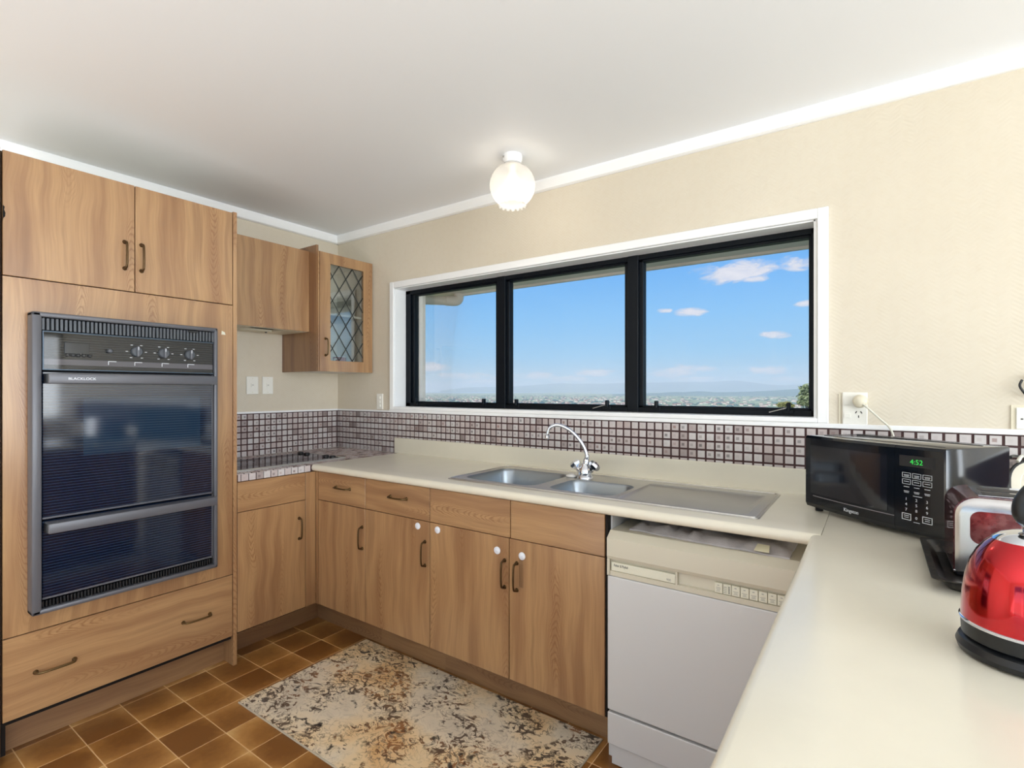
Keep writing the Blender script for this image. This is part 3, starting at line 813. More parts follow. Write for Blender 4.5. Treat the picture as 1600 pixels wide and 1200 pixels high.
# ------------------------------------------------------------------ tall oven cabinet
F = -2.512
oc = thing('oven_cabinet', 'tall oak-look cabinet housing the built-in oven, doors above and a drawer below', 'cabinet', loc=(-2.83, .866, 0))
bm = BM(); box(bm, XL, F-.019, .456, .470, .02, 2.166); 
box(bm, XL, XL+.012, .47, 1.256, .02, 2.15); box(bm, XL+.012, F-.019, .47, 1.256, .125, .14)
box(bm, XL+.012, F-.019, .47, 1.256, 1.715, 1.73); box(bm, XL+.012, F-.019, .47, 1.256, .43, .445)
put('carcass', bm, 'carcass_dark', oc)
put('top_board', mkbox(XL, F-.019, .47, 1.256, 2.150, 2.166), 'cabinet_inner', oc)  # unseen top made pale to bounce light onto the ceiling above
put('side_panel', mkbox(XL, F, 1.2575, 1.276, 0, 2.172, bev=.001), 'wood_vertical', oc)
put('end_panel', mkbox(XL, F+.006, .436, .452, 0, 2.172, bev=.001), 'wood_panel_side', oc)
for (a, b_, hy) in ((.459, .8555, .821), (.8585, 1.2545, .880)):
    d = put('door', mkbox(F-.018, F, a, b_, 1.726, 2.166, bev=.0012), 'wood_vertical', oc)
    handle(d, (F, hy, 1.871), 'left')
bm = BM(); poly_ext(bm, [(F+.0004, .4592, z) for z in ()] or [(F+.0004, .4592, 1.972), (F+.0004, .4645, 1.966), (F+.0004, .463, 1.955), (F+.0004, .4665, 1.945), (F+.0004, .4655, 1.932), (F+.0004, .461, 1.925), (F+.0004, .4592, 1.915)], (.0006, 0, 0))
put('chip', bm, 'carcass_dark', oc, label='dark chip in the laminate at the door edge')
bm = BM(); poly_ext(bm, [(F, 1.203, 1.580), (F, 1.222, 1.580), (F, 1.218, 1.592), (F, 1.205, 1.598)], (.0006, 0, 0)); put('sticker_residue', bm, 'ivory_label', oc)
bm = BM()
box(bm, F-.018, F, .459, .548, .441, 1.722); box(bm, F-.018, F, 1.135, 1.2545, .441, 1.722)
box(bm, F-.018, F, .548, 1.135, 1.575, 1.722); box(bm, F-.018, F, .548, 1.135, .441, .525)
bmesh.ops.remove_doubles(bm, verts=bm.verts, dist=.0002)
put('oven_surround', bm, 'wood_vertical', oc)
d = put('drawer', mkbox(F-.018, F, .459, 1.2545, .145, .437, bev=.0012), 'wood_horizontal', oc)
handle(d, (F, .603, .288), 'left', True, HB); handle(d, (F, 1.096, .287), 'left', True, HB)
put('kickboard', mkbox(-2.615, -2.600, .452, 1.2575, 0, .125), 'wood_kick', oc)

# ------------------------------------------------------------------ wall oven
X0 = -2.511; XF = -2.45
ov = thing('built_in_oven', 'black and grey built-in double oven with glass doors in the tall cabinet', 'oven', loc=(-2.5, .84, .5))
ya, yb, za, zb_ = .523, 1.160, .512, 1.601
bm = BM()
box(bm, X0, XF, ya, .551, za, zb_, bev=.006, seg=2); box(bm, X0, XF, 1.143, yb, za, zb_, bev=.006, seg=2)
box(bm, X0, XF, ya, yb, 1.583, zb_, bev=.006, seg=2); box(bm, X0, XF, ya, yb, za, .530, bev=.006, seg=2)
put('frame', bm, 'oven_frame', ov, smooth=True)
put('housing', mkbox(-2.90, -2.495, .552, 1.142, .53, 1.583), 'dark_gap', ov)
bm = BM(); n = 46
for k in range(n):
    y = .556 + (1.140-.556)*k/(n-1)
    box(bm, -2.492, XF-.008, y-.0042, y+.0042, 1.537, 1.580, bev=.001)
put('vent_fins', bm, 'oven_vent', ov, kind='stuff')
bm = BM(); n = 58
for k in range(n):
    y = .556 + (1.140-.556)*k/(n-1)
    box(bm, -2.492, XF-.012, y-.003, y+.003, .532, .556, bev=.0008)
put('lower_vent_fins', bm, 'black_plastic', ov, kind='stuff')
put('vent_catch', mkbox(XF-.012, XF-.001, 1.035, 1.075, 1.572, 1.580, bev=.001), 'black_plastic', ov)
cp_ = put('control_panel', mkbox(-2.494, -2.459, .553, 1.141, 1.393, 1.533, bev=.002), 'control_glass', ov)
bm = BM(); box(bm, -2.459, -2.455, .553, 1.141, 1.5305, 1.534); box(bm, -2.459, -2.455, .553, 1.141, 1.3925, 1.396)
box(bm, -2.459, -2.455, .553, .5565, 1.396, 1.5305)
put('panel_trim', bm, 'oven_rack', ov)
put('clock', mkbox(-2.459, -2.457, .615, .690, 1.455, 1.497, bev=.001), 'black_gloss', ov, label='clock window of the oven panel')
for y in (.624, .640, .655, .672, .690):
    put('button', lathe(BM(), [(.0062, 0), (.0062, .006), (.004, .008)], (0, 0, 0), 14), 'black_plastic', ov, at=(-2.4585, y, 1.4495), rot=(0, PI/2, 0), smooth=True)
put('indicator', lathe(BM(), [(.008, 0), (.008, .016), (.005, .019)], (0, 0, 0), 16), 'oven_vent', ov, at=(-2.4585, .752, 1.472), rot=(0, PI/2, 0), smooth=True)
km = lathe(BM(), [(.0205, 0), (.0205, .006), (.0185, .009), (.017, .011)], (0, 0, 0), 28)
km = mesh_of('knob', km, 'oven_vent', True)
pm = mesh_of('pointer', mkbox(-.0205, .0205, -.0042, .0042, .010, .022, bev=.0025, seg=2), 'oven_frame')
tkm = mesh_of('pointer_mark', mkbox(-.0195, -.006, -.001, .001, .0222, .0228), 'print_white')
for y, z in ((.844, 1.475), (.942, 1.474), (1.043, 1.473)):
    kb = put('knob', km, None, ov, at=(-2.4585, y, z), rot=(0, PI/2, 0))
    p_ = bpy.data.objects.new('pointer', pm); COL.objects.link(p_); p_.parent = kb
    q_ = bpy.data.objects.new('pointer_mark', tkm); COL.objects.link(q_); q_.parent = kb
bm = BM()
for y, z in ((.844, 1.475), (.942, 1.474), (1.043, 1.473)):
    for a in (0, 60, 120, 180, 235, 305):
        c_, s_ = math.cos(math.radians(a)), math.sin(math.radians(a))
        box(bm, -2.4588, -2.4582, y+.033*c_-.004, y+.033*c_+.004, z+.030*s_-.001, z+.030*s_+.001)
for y in (.750, .838, .936, 1.036):
    box(bm, -2.4588, -2.4582, y-.001, y+.001, 1.418, 1.432); box(bm, -2.4588, -2.4582, y, y+.026, 1.4305, 1.4325)
put('dial_marks', bm, 'print_white', ov, kind='stuff')
# doors
def oven_door(z0, z1, hz0, hz1, gm, nm):
    d = put(nm, mkbox(-2.494, -2.462, .554, 1.140, z0, z1, bev=.002), gm, ov)
    b_ = BM(); box(b_, -2.462, -2.459, .554, 1.140, z0, z0+.006); box(b_, -2.462, -2.459, 1.136, 1.140, z0, z1); put('edge_trim', b_, 'oven_frame', d)
    b_ = BM(); box(b_, -2.462, -2.402, .558, 1.136, hz0, hz1, bev=.004, seg=2)
    h_ = put('handle', b_, 'oven_frame', d, smooth=True)
    put('handle_end', mkbox(-2.455, -2.415, .5552, .5585, hz0+.003, hz1-.003, bev=.001), 'black_plastic', h_)
    return d, h_
d1, h1 = oven_door(.852, 1.386, 1.343, 1.380, 'oven_glass_window', 'oven_door')
oven_door(.562, .846, .806, .842, 'oven_glass_plain', 'grill_door')
text('lettering', 'BLACKLOCK', .0125, frameM((-2.4015, .612, 1.3570), (0, 1, 0), (0, 0, 1)), 'print_white', h1, 1.15)

# ------------------------------------------------------------------ left base cabinet
lb = thing('base_cabinet', 'oak-look base cabinet under the cooktop with one drawer and one door', 'cabinet', loc=(-2.83, 1.48, 0))
bm = BM(); box(bm, XL+.01, F-.019, 1.2765, 1.290, .14, .874); box(bm, XL+.01, F-.019, 1.6405, 1.6545, .14, .874)
box(bm, XL+.01, F-.019, 1.29, 1.64, .14, .155)
box(bm, XL+.01, XL+.022, 1.29, 1.64, .155, .874); box(bm, F-.06, F-.019, 1.29, 1.64, .86, .874)
put('carcass', bm, 'carcass_dark', lb)
put('drawer', mkbox(F-.018, F, 1.2785, 1.640, .7295, .874, bev=.0012), 'wood_horizontal', lb)
d = put('door', mkbox(F-.018, F, 1.2785, 1.640, .151, .7265, bev=.0012), 'wood_vertical', lb)
handle(d, (F, 1.604, .582), 'left')
put('filler', mkbox(F-.018, F, 1.643, 1.703, .151, .874, bev=.001), 'wood_vertical', lb)
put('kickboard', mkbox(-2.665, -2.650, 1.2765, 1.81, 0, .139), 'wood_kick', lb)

# tiled worktop corner with the hob
tw = thing('tiled_worktop', 'corner worktop covered in pinkish mosaic tiles, around the cooktop', 'worktop', loc=(-2.83, 1.8, .9))
put('board', mkbox(XL+.006, -2.513, 1.2775, YB-.006, .877, .9085), 'grout_dark', tw)
bm = BM(); y = 1.2985
fm = mesh_of('edge_tile', mkbox(-.003, .003, -.0168, .0168, -.0165, .0165, bev=.001), 'mosaic_left')
ym = [1.292, 1.330, 1.3675, 1.405, 1.443, 1.4805, 1.518, 1.556, 1.594, 1.631]
put('edge_tile', mkbox(-2.511, -2.505, 1.2785, 1.290, .878, .911, bev=.001), 'mosaic_left', tw)
for y in ym: put('edge_tile', fm, None, tw, at=(-2.508, y+.0188, .8945))
bm = BM()
for i in range(17):
    for j in range(28):
        x0 = -2.515-P*(i+1)+G; y0_ = 1.2795+P*j
        x1, y1_ = x0+P-2*G, y0_+P-2*G
        x0 = max(x0, XL+.01); y1_ = min(y1_, YB-.01)
        if x1-x0 < .004 or y1_-y0_ < .004: continue
        if -3.02 < (x0+x1)/2 < -2.58 and 1.30 < (y0_+y1_)/2 < 1.93: continue
        box(bm, x0, x1, y0_, y1_, .9075, .9135)
put('worktop_tiles', bm, 'mosaic_top', tw, kind='stuff')
hob = thing('cooktop', 'black glass cooktop with steel edge trim in the tiled corner worktop', 'cooktop', loc=(-2.8, 1.63, .91))
put('glass_top', mkbox(-3.00, -2.590, 1.300, 1.945, .9088, .9190, bev=.0015), 'black_gloss', hob)
bm = BM(); box(bm, -2.594, -2.578, 1.296, 1.949, .9088, .9215, bev=.003, seg=2); box(bm, -3.004, -2.578, 1.941, 1.951, .9088, .9205, bev=.002)
put('edge_trim', bm, 'steel', hob)
zm = mesh_of('heating_zone', lathe(BM(), [(.082, 0), (.082, .0006), (.079, .0006), (.079, 0)], (0, 0, 0), 40, cap=False), 'oven_frame', True)
for x, y in ((-2.88, 1.47), (-2.72, 1.71)): put('heating_zone', zm, None, hob, at=(x, y, .919))
kn = mesh_of('knob', lathe(BM(), [(.019, 0), (.018, .007), (.014, .011), (.004, .012)], (0, 0, 0), 20), 'black_plastic', True)
for x in (-2.965, -2.90, -2.705, -2.64): put('knob', kn, None, hob, at=(x, 1.903, .919))

# ------------------------------------------------------------------ back run cabinets
FB = 1.704
def unit(label, x0, x1, drawers, doors):
    u = thing('base_cabinet', label, 'cabinet', loc=((x0+x1)/2, 2.0, 0), group='base cabinets of the sink run')
    bm = BM(); yb_ = YB-.01
    box(bm, x0+.001, x0+.015, FB+.019, yb_, .14, .874); box(bm, x1-.015, x1-.001, FB+.019, yb_, .14, .874)
    box(bm, x0+.015, x1-.015, FB+.019, yb_, .14, .155); box(bm, x0+.015, x1-.015, yb_-.01, yb_, .155, .7)
    put('carcass', bm, 'carcass_dark', u)
    for a, b_, hz in drawers:
        d = put('drawer', mkbox(a+.002, b_-.002, FB, FB+.018, .7225, .874, bev=.0012), 'wood_horizontal', u)
        if hz: handle(d, (hz, FB, .807), 'back', True, HB)
    for a, b_, hx, lk in doors:
        d = put('door', mkbox(a+.002, b_-.002, FB, FB+.018, .151, .7195, bev=.0012), 'wood_vertical', u)
        handle(d, (hx, FB, .573), 'back')
        if lk: put('lock_disc', LK, None, d, at=(lk[0], FB, lk[1]), rot=(PI/2, 0, 0), label='round white child lock')
    put('kickboard', mkbox(x0 if x0 > -2.4 else -2.649, x1, 1.81, 1.825, 0, .139), 'wood_kick', u)
    return u
LK = mesh_of('lock_disc', lathe(BM(), [(.0155, 0), (.0155, .003), (.0125, .0055), (.0045, .006), (.004, .0085), (.001, .009)], (0, 0, 0), 24), 'lock_white', True)
unit('oak-look base cabinet at the inner corner, left end of the sink run', -2.491, -2.0975, [(-2.491, -2.0975, -2.275)], [(-2.491, -2.0975, -2.121, None)])
unit('oak-look base cabinet left of the sink, one white lock disc by its right edge', -2.0975, -1.652, [(-2.0975, -1.652, -1.857)], [(-2.0975, -1.652, -1.682, (-1.727, .692))])
us = unit('double oak-look sink cabinet next to the dishwasher, three round white lock discs', -1.652, -.790, [(-1.652, -1.2045, None), (-1.2045, -.790, None)],
     [(-1.652, -1.2105, -1.233, (-1.603, .693)), (-1.2105, -.790, -1.173, (-1.147, .660))])
put('lock_disc', LK, None, us, at=(-1.270, FB, .661), rot=(PI/2, 0, 0), label='round white child lock')
put('lock_strap', mkbox(-1.160, -1.142, FB-.003, FB, .535, .650, bev=.001), 'clear_plastic', us)
put('end_panel', mkbox(-.789, -.775, FB+.03, 2.30, 0, .878), 'dish_white', us, label='white inner side beside the dishwasher')
put('end_strip', mkbox(-.789, -.781, FB+.004, FB+.029, .15, .876), 'carcass_dark', us)
put('corner_filler', mkbox(-2.512, -2.4925, FB, FB+.018, .151, .874), 'wood_vertical', us)

# ------------------------------------------------------------------ sink worktop with upstand
WT, WB = .914, .879
wt = thing('sink_worktop', 'cream laminate worktop with rounded edge and upstand holding the steel sink', 'worktop', loc=(-1.3, 2.0, WB))
def nose(a, b_, zb, zt, r=.014, n=5):
    """profile from front a to back b_, both front corners rounded"""
    pts = []
    for i in range(n+1):
        t_ = -PI/2 - (PI/2)*i/n; pts.append((a+r+r*math.cos(t_), zb+r+r*math.sin(t_)))
    for i in range(n+1):
        t_ = PI - (PI/2)*i/n; pts.append((a+r+r*math.cos(t_), zt-r+r*math.sin(t_)))
    return pts + [(b_, zt), (b_, zb)]
bm = BM()
poly_ext(bm, [(-2.508, y, z) for y, z in nose(1.675, 1.7835, WB, WT, .016)], (2.384, 0, 0))
box(bm, -2.508, -1.588, 1.7835, 2.299, WB, WT); box(bm, -.310, -.1235, 1.7835, 2.299, WB, WT)
box(bm, -1.588, -.310, 2.222, 2.299, WB, WT)
bmesh.ops.remove_doubles(bm, verts=bm.verts, dist=.0002)
put('top', bm, 'worktop_cream', wt, smooth=True)
put('upstand', mkbox(-2.545, -.1235, 2.299, 2.309, WT-.02, 1.011, bev=.003, seg=2), 'worktop_cream', wt)

# sink
sk = thing('kitchen_sink', 'stainless steel inset sink with two bowls and a drainer', 'sink', loc=(-.95, 2.0, WT))
B1 = (-1.560, -1.172, 1.815, 2.165); B2 = (-1.110, -.812, 1.815, 2.075); DR = (-.790, -.338, 1.800, 2.165)
bm = BM(); zd = WT+.0035
sheet_with_holes(bm, rrect(-1.602, -.300, 1.764, 2.236, .018), [rrect(*B1, .06), rrect(*B2, .055), rrect(*DR, .02)], zd)
o_ = rrect(-1.602, -.300, 1.764, 2.236, .018); o2 = rrect(-1.605, -.297, 1.761, 2.239, .021)
loft(bm, [[(a, b_, zd) for a, b_ in o_], [(a, b_, WT+.0004) for a, b_ in o2]], cap=False)
i1 = rrect(-1.594, -.308, 1.772, 2.228, .016)
bmesh.ops.remove_doubles(bm, verts=bm.verts, dist=.0001)
put('deck', bm, 'steel', sk)
# raised bead round the rim
bm = BM(); rp = [(a, b_, zd) for a, b_ in i1]; tube(bm, rp+[rp[0], rp[1]], .003, 8); put('rim_bead', bm, 'steel', sk, smooth=True)
def bowl(R, rc, depth, parent):
    bm = BM(); rings = []
    for k, (ins, dz) in enumerate(((0, 0), (.003, -.004), (.006, -.012), (.012, -depth*.6), (.020, -depth+.03), (.034, -depth+.008), (.055, -depth))):
        lp = rrect(R[0]+ins, R[1]-ins, R[2]+ins, R[3]-ins, max(.02, rc-ins*.2)); rings.append([(a, b_, zd+dz) for a, b_ in lp])
    R_ = loft(bm, rings, cap=False)
    bm.faces.new(R_[-1])
    b_ = put('bowl', bm, 'steel_bowl', parent, smooth=True)
    cx, cy = (R[0]+R[1])/2, (R[2]+R[3])/2
    put('drain', lathe(BM(), [(.040, .0008), (.040, .003), (.033, .003), (.028, .0012)], (cx, cy, zd-depth), 28), 'chrome', b_, smooth=True)
bowl(B1, .06, .165, sk); bowl(B2, .055, .15, sk)
bm = BM(); rings = []
for ins, dz in ((0, 0), (.004, -.003), (.010, -.007)):
    rings.append([(a, b_, zd+dz) for a, b_ in rrect(DR[0]+ins, DR[1]-ins, DR[2]+ins, DR[3]-ins, .018)])
R_ = loft(bm, rings, cap=False); bm.faces.new(R_[-1])
dr = put('drainer', bm, 'steel', sk, smooth=True)
put('soap_dish', lathe(BM(), [(.024, 0), (.027, .004), (.024, .009), (.012, .014), (.004, .016)], (-1.150, 2.118, zd), 24), 'mug_white', smooth=True,
    label='round white soap dish lid on the sink ledge left of the tap', cat='soap dish')
# tap
tp = thing('kitchen_tap', 'chrome swan-neck mixer tap with two crystal-shaped handles behind the sink', 'tap', loc=(-1.085, 2.126, zd))
put('base', lathe(BM(), [(.038, 0), (.038, .004), (.034, .010), (.030, .016)], (-1.085, 2.126, zd), 28), 'chrome', tp, smooth=True)
bm = BM(); lathe(bm, [(.030, .012), (.032, .028), (.026, .045), (.017, .058), (.015, .066)], (-1.085, 2.126, zd), 24)
for s in (-1, 1): tube(bm, [(-1.085, 2.126, zd+.026), (-1.085+s*.034, 2.126-.004, zd+.042)], [.020, .014], 14)
put('body', bm, 'chrome', tp, smooth=True)
put('collar', lathe(BM(), [(.014, .062), (.0145, .080), (.011, .088)], (-1.079, 2.126, zd), 20), 'chrome', tp, smooth=True)
pts = [(-1.078, 2.126, zd+.080), (-1.075, 2.125, 1.02), (-1.083, 2.121, 1.050), (-1.098, 2.112, 1.082), (-1.122, 2.097, 1.116), (-1.150, 2.078, 1.143), (-1.180, 2.060, 1.158), (-1.204, 2.047, 1.157), (-1.222, 2.037, 1.143), (-1.229, 2.032, 1.118)]
put('spout', tube(BM(), bez(pts, 5), [.0105]*6+[.0078]*(len(bez(pts, 5))-6), 14), 'chrome', tp, smooth=True)
put('aerator', lathe(BM(), [(.0105, -.012), (.0115, -.010), (.0115, .006), (.009, .008)], (-1.229, 2.032, 1.106), 18), 'chrome', tp, smooth=True)
for s in (-1, 1):
    bm = BM(); n = 6
    prof = [(.010, 0), (.024, .010), (.028, .022), (.022, .034), (.010, .037)]
    lathe(bm, prof, (0, 0, 0), 6)
    put('tap_handle', bm, 'chrome', tp, at=(-1.085+s*.034, 2.122, zd+.044), rot=(0, s*math.radians(42), .3*s))

# ------------------------------------------------------------------ peninsula
pw = thing('peninsula_worktop', 'large cream laminate peninsula worktop carrying the kettle and the microwave', 'worktop', loc=(.2, 1.3, WB))
bm = BM()
poly_ext(bm, [(x, .38, z) for x, z in nose(-.150, -.08, WB, WT, .016)], (0, 1.295, 0))
box(bm, -.08, .60, .38, 1.675, WB, WT); box(bm, -.1225, .60, 1.675, 2.299, WB, WT)
bmesh.ops.remove_doubles(bm, verts=bm.verts, dist=.0002)
put('top', bm, 'worktop_cream', pw, smooth=True)
put('upstand', mkbox(-.1225, .60, 2.299, 2.309, WT-.02, 1.011, bev=.003, seg=2), 'worktop_cream', pw)
pc = thing('peninsula_cabinet', 'oak-look cabinet carrying the peninsula worktop, facing the dishwasher side', 'cabinet', loc=(.2, 1.3, 0))
put('carcass', mkbox(-.10, .56, .42, 1.66, .13, .877), 'wood_vertical', pc)
for k in range(3):
    a = .422+k*.413
    d = put('door', mkbox(-.119, -.101, a+.0015, a+.4115, .15, .875, bev=.0012), 'wood_vertical', pc)
    put('handle', HM, None, d, at=(-.119, a+.36, .6), rot=(0, 0, -PI/2))
put('kickboard', mkbox(-.04, .50, .46, 1.66, 0, .13), 'wood_kick', pc)

# ------------------------------------------------------------------ dishwasher
dw = thing('dishwasher', 'white dishwasher with a cream control panel, under the worktop right of the cabinets', 'dishwasher', loc=(-.475, 2.0, 0))
A, Bx, DF = -.772, -.174, 1.684
put('cabinet', mkbox(A+.004, Bx-.004, DF+.045, 2.27, .02, .818), 'dish_white', dw)
put('door_panel', mkbox(A, Bx, DF, DF+.042, .197, .668, bev=.004, seg=2), 'dish_white', dw)
put('service_panel', mkbox(A, Bx, DF, DF+.04, .076, .188, bev=.003), 'dish_white', dw)
put('toe_panel', mkbox(A+.012, Bx-.01, DF+.012, DF+.03, .004, .085), 'dish_white', dw)
bm = BM()  # control fascia: recessed strip between z .686 and .722
ez = [(DF, .670), (DF, .686), (DF+.012, .688), (DF+.012, .7245), (DF, .7275), (DF-.004, .738), (DF-.004, .800), (DF+.026, .822), (DF+.05, .822), (DF+.05, .670)]
poly_ext(bm, [(A, y, z) for y, z in ez], (Bx-A, 0, 0))
fa = put('control_fascia', bm, 'cream_plastic', dw)
put('top_cover', mkbox(A, Bx, DF+.050, 2.27, .8185, .822), 'cream_plastic', dw)
put('side_cheek', mkbox(A, A+.010, DF-.004, DF+.012, .670, .728, bev=.001), 'cream_plastic', dw)
np_ = put('name_plate', mkbox(-.758, -.533, DF+.001, DF+.012, .6875, .7175, bev=.0015), 'ivory_label', dw)
text('lettering', 'Fisher & Paykel', .0125, frameM((-.748, DF+.0005, .7035), (1, 0, 0), (0, 0, 1)), 'print_dark', np_, .68)
text('lettering', '900', .011, frameM((-.562, DF+.0005, .6925), (1, 0, 0), (0, 0, 1)), 'print_grey', np_, .9)
put('handle_cheek', mkbox(-.532, -.526, DF, DF+.012, .686, .7275), 'cream_plastic', dw)
bw = .0252
for k in range(8):
    x0 = -.4115 + bw*k
    b_ = put('button', mkbox(x0+.0008, x0+bw-.0008, DF+.002, DF+.013, .6885, .7195, bev=.001), 'ivory_label', dw)
    g = BM(); yy = DF+.0017
    if k != 1:
        box(g, x0+.009, x0+.015, yy-.0003, yy, .7115, .7135)
        for q, wd in ((.7055, .012), (.7015, .015), (.6975, .010), (.6935, .012))[0 if k == 0 else 1:]:
            box(g, x0+.0125-wd/2, x0+.0125+wd/2, yy-.0003, yy, q, q+.0012)
    else:
        for q in range(5): box(g, x0+.016, x0+.021, yy-.0003, yy, .6925+.0047*q, .6947+.0047*q)
        for q in range(4): box(g, x0+.003, x0+.012, yy-.0003, yy, .6935+.0055*q, .6945+.0055*q)
    put('symbol', g, 'print_dark' if k == 1 else 'print_grey', b_)

# towel folded flat on the dishwasher, under the bench
def cloth(x0, x1, y0_, y1_, z, th, seed, nx=40, ny=14):
    bm = BM(); T = []; Bt = []
    for j in range(ny+1):
        rt, rb = [], []
        for i in range(nx+1):
            u, v = i/nx, j/ny
            x = x0+(x1-x0)*u + .006*mnoise.noise(Vector((v*5, seed, u))); y = y0_+(y1_-y0_)*v + .010*mnoise.noise(Vector((u*6, seed+2, 0))) - .035*(u-.5)
            h = th*(.7+.5*mnoise.noise(Vector((u*9, v*3, seed))) + .5*mnoise.noise(Vector((u*22, v*7, seed+4))))
            e = min(1, min(u, 1-u)*14+.15, min(v, 1-v)*6+.15)
            rt.append(bm.verts.new((x, y, z+.002+max(.002, h*e)))); rb.append(bm.verts.new((x, y, z)))
        T.append(rt); Bt.append(rb)
    for j in range(ny):
        for i in range(nx):
            bm.faces.new((T[j][i], T[j][i+1], T[j+1][i+1], T[j+1][i])); bm.faces.new((Bt[j][i], Bt[j+1][i], Bt[j+1][i+1], Bt[j][i+1]))
    for j in range(ny):
        bm.faces.new((T[j][0], T[j+1][0], Bt[j+1][0], Bt[j][0])); bm.faces.new((T[j][nx], Bt[j][nx], Bt[j+1][nx], T[j+1][nx]))
    for i in range(nx):
        bm.faces.new((T[0][i], Bt[0][i], Bt[0][i+1], T[0][i+1])); bm.faces.new((T[ny][i], T[ny][i+1], Bt[ny][i+1], Bt[ny][i]))
    return bm
tw_ = thing('folded_towel', 'grey padded towel folded flat on top of the dishwasher', 'towel', loc=(-.45, 1.85, .822))
put('cloth', cloth(-.715, -.205, 1.725, 1.98, .8225, .024, 3), 'towel_grey', tw_, smooth=True)
bm = BM(); poly_ext(bm, [(-.300, 1.700, .835), (-.258, 1.697, .835), (-.262, 1.735, .846), (-.296, 1.738, .846)], (0, 0, .0012)); put('care_tag', bm, 'tag_cream', tw_)

# ------------------------------------------------------------------ range hood cabinet
hx = -2.85
hd = thing('range_hood', 'oak-look range hood box with a cream underside above the cooktop', 'range hood', loc=(-3.0, 1.58, 1.67))
put('front_panel', mkbox(hx-.016, hx, 1.2775, 1.888, 1.677, 2.172, bev=.001), 'wood_vertical', hd)
bm = BM(); box(bm, XL, hx-.017, 1.2775, 1.290, 1.69, 2.170); box(bm, XL, hx-.017, 1.876, 1.888, 1.69, 2.170); box(bm, XL, hx-.017, 1.29, 1.876, 2.155, 2.170)
put('carcass', bm, 'wood_panel_side', hd)
bm = BM(); box(bm, XL+.002, -3.03, 1.2785, 1.886, 1.676, 1.688); box(bm, -2.885, hx-.017, 1.2785, 1.886, 1.676, 1.688)
box(bm, -3.03, -2.885, 1.2785, 1.55, 1.676, 1.688); box(bm, -3.03, -2.885, 1.75, 1.886, 1.676, 1.688)
put('underside', bm, 'hood_cream', hd)
put('filter', mkbox(-3.04, -2.875, 1.54, 1.76, 1.696, 1.702), 'grill_brown', hd)
bm = BM(); box(bm, -2.995, -2.985, 1.40, 1.42, 1.672, 1.676); lathe(bm, [(.006, -.006), (.006, 0)], (-3.06, 1.73, 1.676), 10); put('switch', bm, 'black_plastic', hd)

# ------------------------------------------------------------------ glass corner cabinet
gx = -2.76
gc = thing('display_cabinet', 'small corner wall cabinet with a diamond-leaded glass door', 'cabinet', loc=(-2.95, 2.1, 1.43))
put('side_panel', mkbox(XL, gx-.020, 1.890, 1.905, 1.434, 2.205, bev=.001), 'wood_panel_side', gc)
put('front_stile', mkbox(gx-.0195, gx-.002, 1.890, 1.898, 1.434, 2.165), 'wood_vertical', gc)
bm = BM(); box(bm, XL, gx-.020, 1.905, 2.312, 1.434, 1.450); box(bm, XL, gx-.020, 1.905, 2.312, 2.145, 2.160)
box(bm, XL, XL+.01, 1.905, 2.312, 1.45, 2.145); box(bm, XL+.01, gx-.02, 2.300, 2.312, 1.45, 2.145)
put('carcass', bm, 'cabinet_inner', gc)
put('shelf', mkbox(XL+.01, gx-.04, 1.906, 2.299, 1.79, 1.803), 'cabinet_inner', gc)
bm = BM(); dy0, dy1, oy0, oy1, oz0, oz1 = 1.900, 2.300, 1.975, 2.227, 1.502, 2.100
box(bm, gx-.018, gx, dy0, oy0, 1.434, 2.164); box(bm, gx-.018, gx, oy1, dy1, 1.434, 2.164)
box(bm, gx-.018, gx, oy0, oy1, 1.434, oz0); box(bm, gx-.018, gx, oy0, oy1, oz1, 2.164)
bmesh.ops.remove_doubles(bm, verts=bm.verts, dist=.0002)
gd = put('door', bm, 'wood_vertical', gc)
put('glass', mkbox(gx-.011, gx-.008, oy0-.005, oy1+.005, oz0-.005, oz1+.005), 'cabinet_glass', gd)
bm = BM(); Q, Pz = .1005, .1492
for s in (-1, 1):
    for k in range(-8, 9):
        # line through (2.044+k*Q, 2.10) with slope s*Pz/Q ; clip to the opening
        pts = []
        y_a = 2.044+k*Q
        def zy(y): return 2.100 + s*(Pz/Q)*(y-y_a)
        lo, hi = oy0, oy1
        yz0 = y_a + (oz0-2.100)*s*Q/Pz; yz1 = y_a
        a_, b_ = max(lo, min(yz0, yz1)), min(hi, max(yz0, yz1))
        if b_-a_ < .006: continue
        tube(bm, [(gx-.0065, a_, zy(a_)), (gx-.0065, b_, zy(b_))], .0022, 6)
put('leading', bm, 'lead_black', gd)
handle(gd, (gx, 1.940, 1.584), 'left', False, handle_mesh(.102, 'brass_aged'))
mg = thing('mug', 'red and white mug inside the glass corner cabinet', 'mug', loc=(-2.92, 2.16, 1.45))
put('body', lathe(BM(), [(.036, 0), (.040, .004), (.041, .055), (.041, .09), (.038, .09), (.037, .008), (.002, .006)], (-2.92, 2.16, 1.4505), 24), 'mug_white', mg, smooth=True)
put('red_band', lathe(BM(), [(.0414, .030), (.0418, .032), (.0418, .084), (.0412, .086)], (-2.92, 2.16, 1.4505), 24, cap=False), 'mug_red', mg, smooth=True)
put('mug_handle', tube(BM(), bez([(-2.90, 2.124, 1.525), (-2.888, 2.100, 1.52), (-2.886, 2.095, 1.495), (-2.9, 2.122, 1.47)], 5), .005, 8), 'mug_white', mg, smooth=True)
put('serving_bowl', lathe(BM(), [(.03, 0), (.034, .006), (.07, .045), (.068, .047), (.03, .01), (.002, .009)], (-2.93, 2.07, 1.8035), 28), 'mug_white', smooth=True,
    label='pale bowl on the shelf inside the glass corner cabinet', cat='bowl')

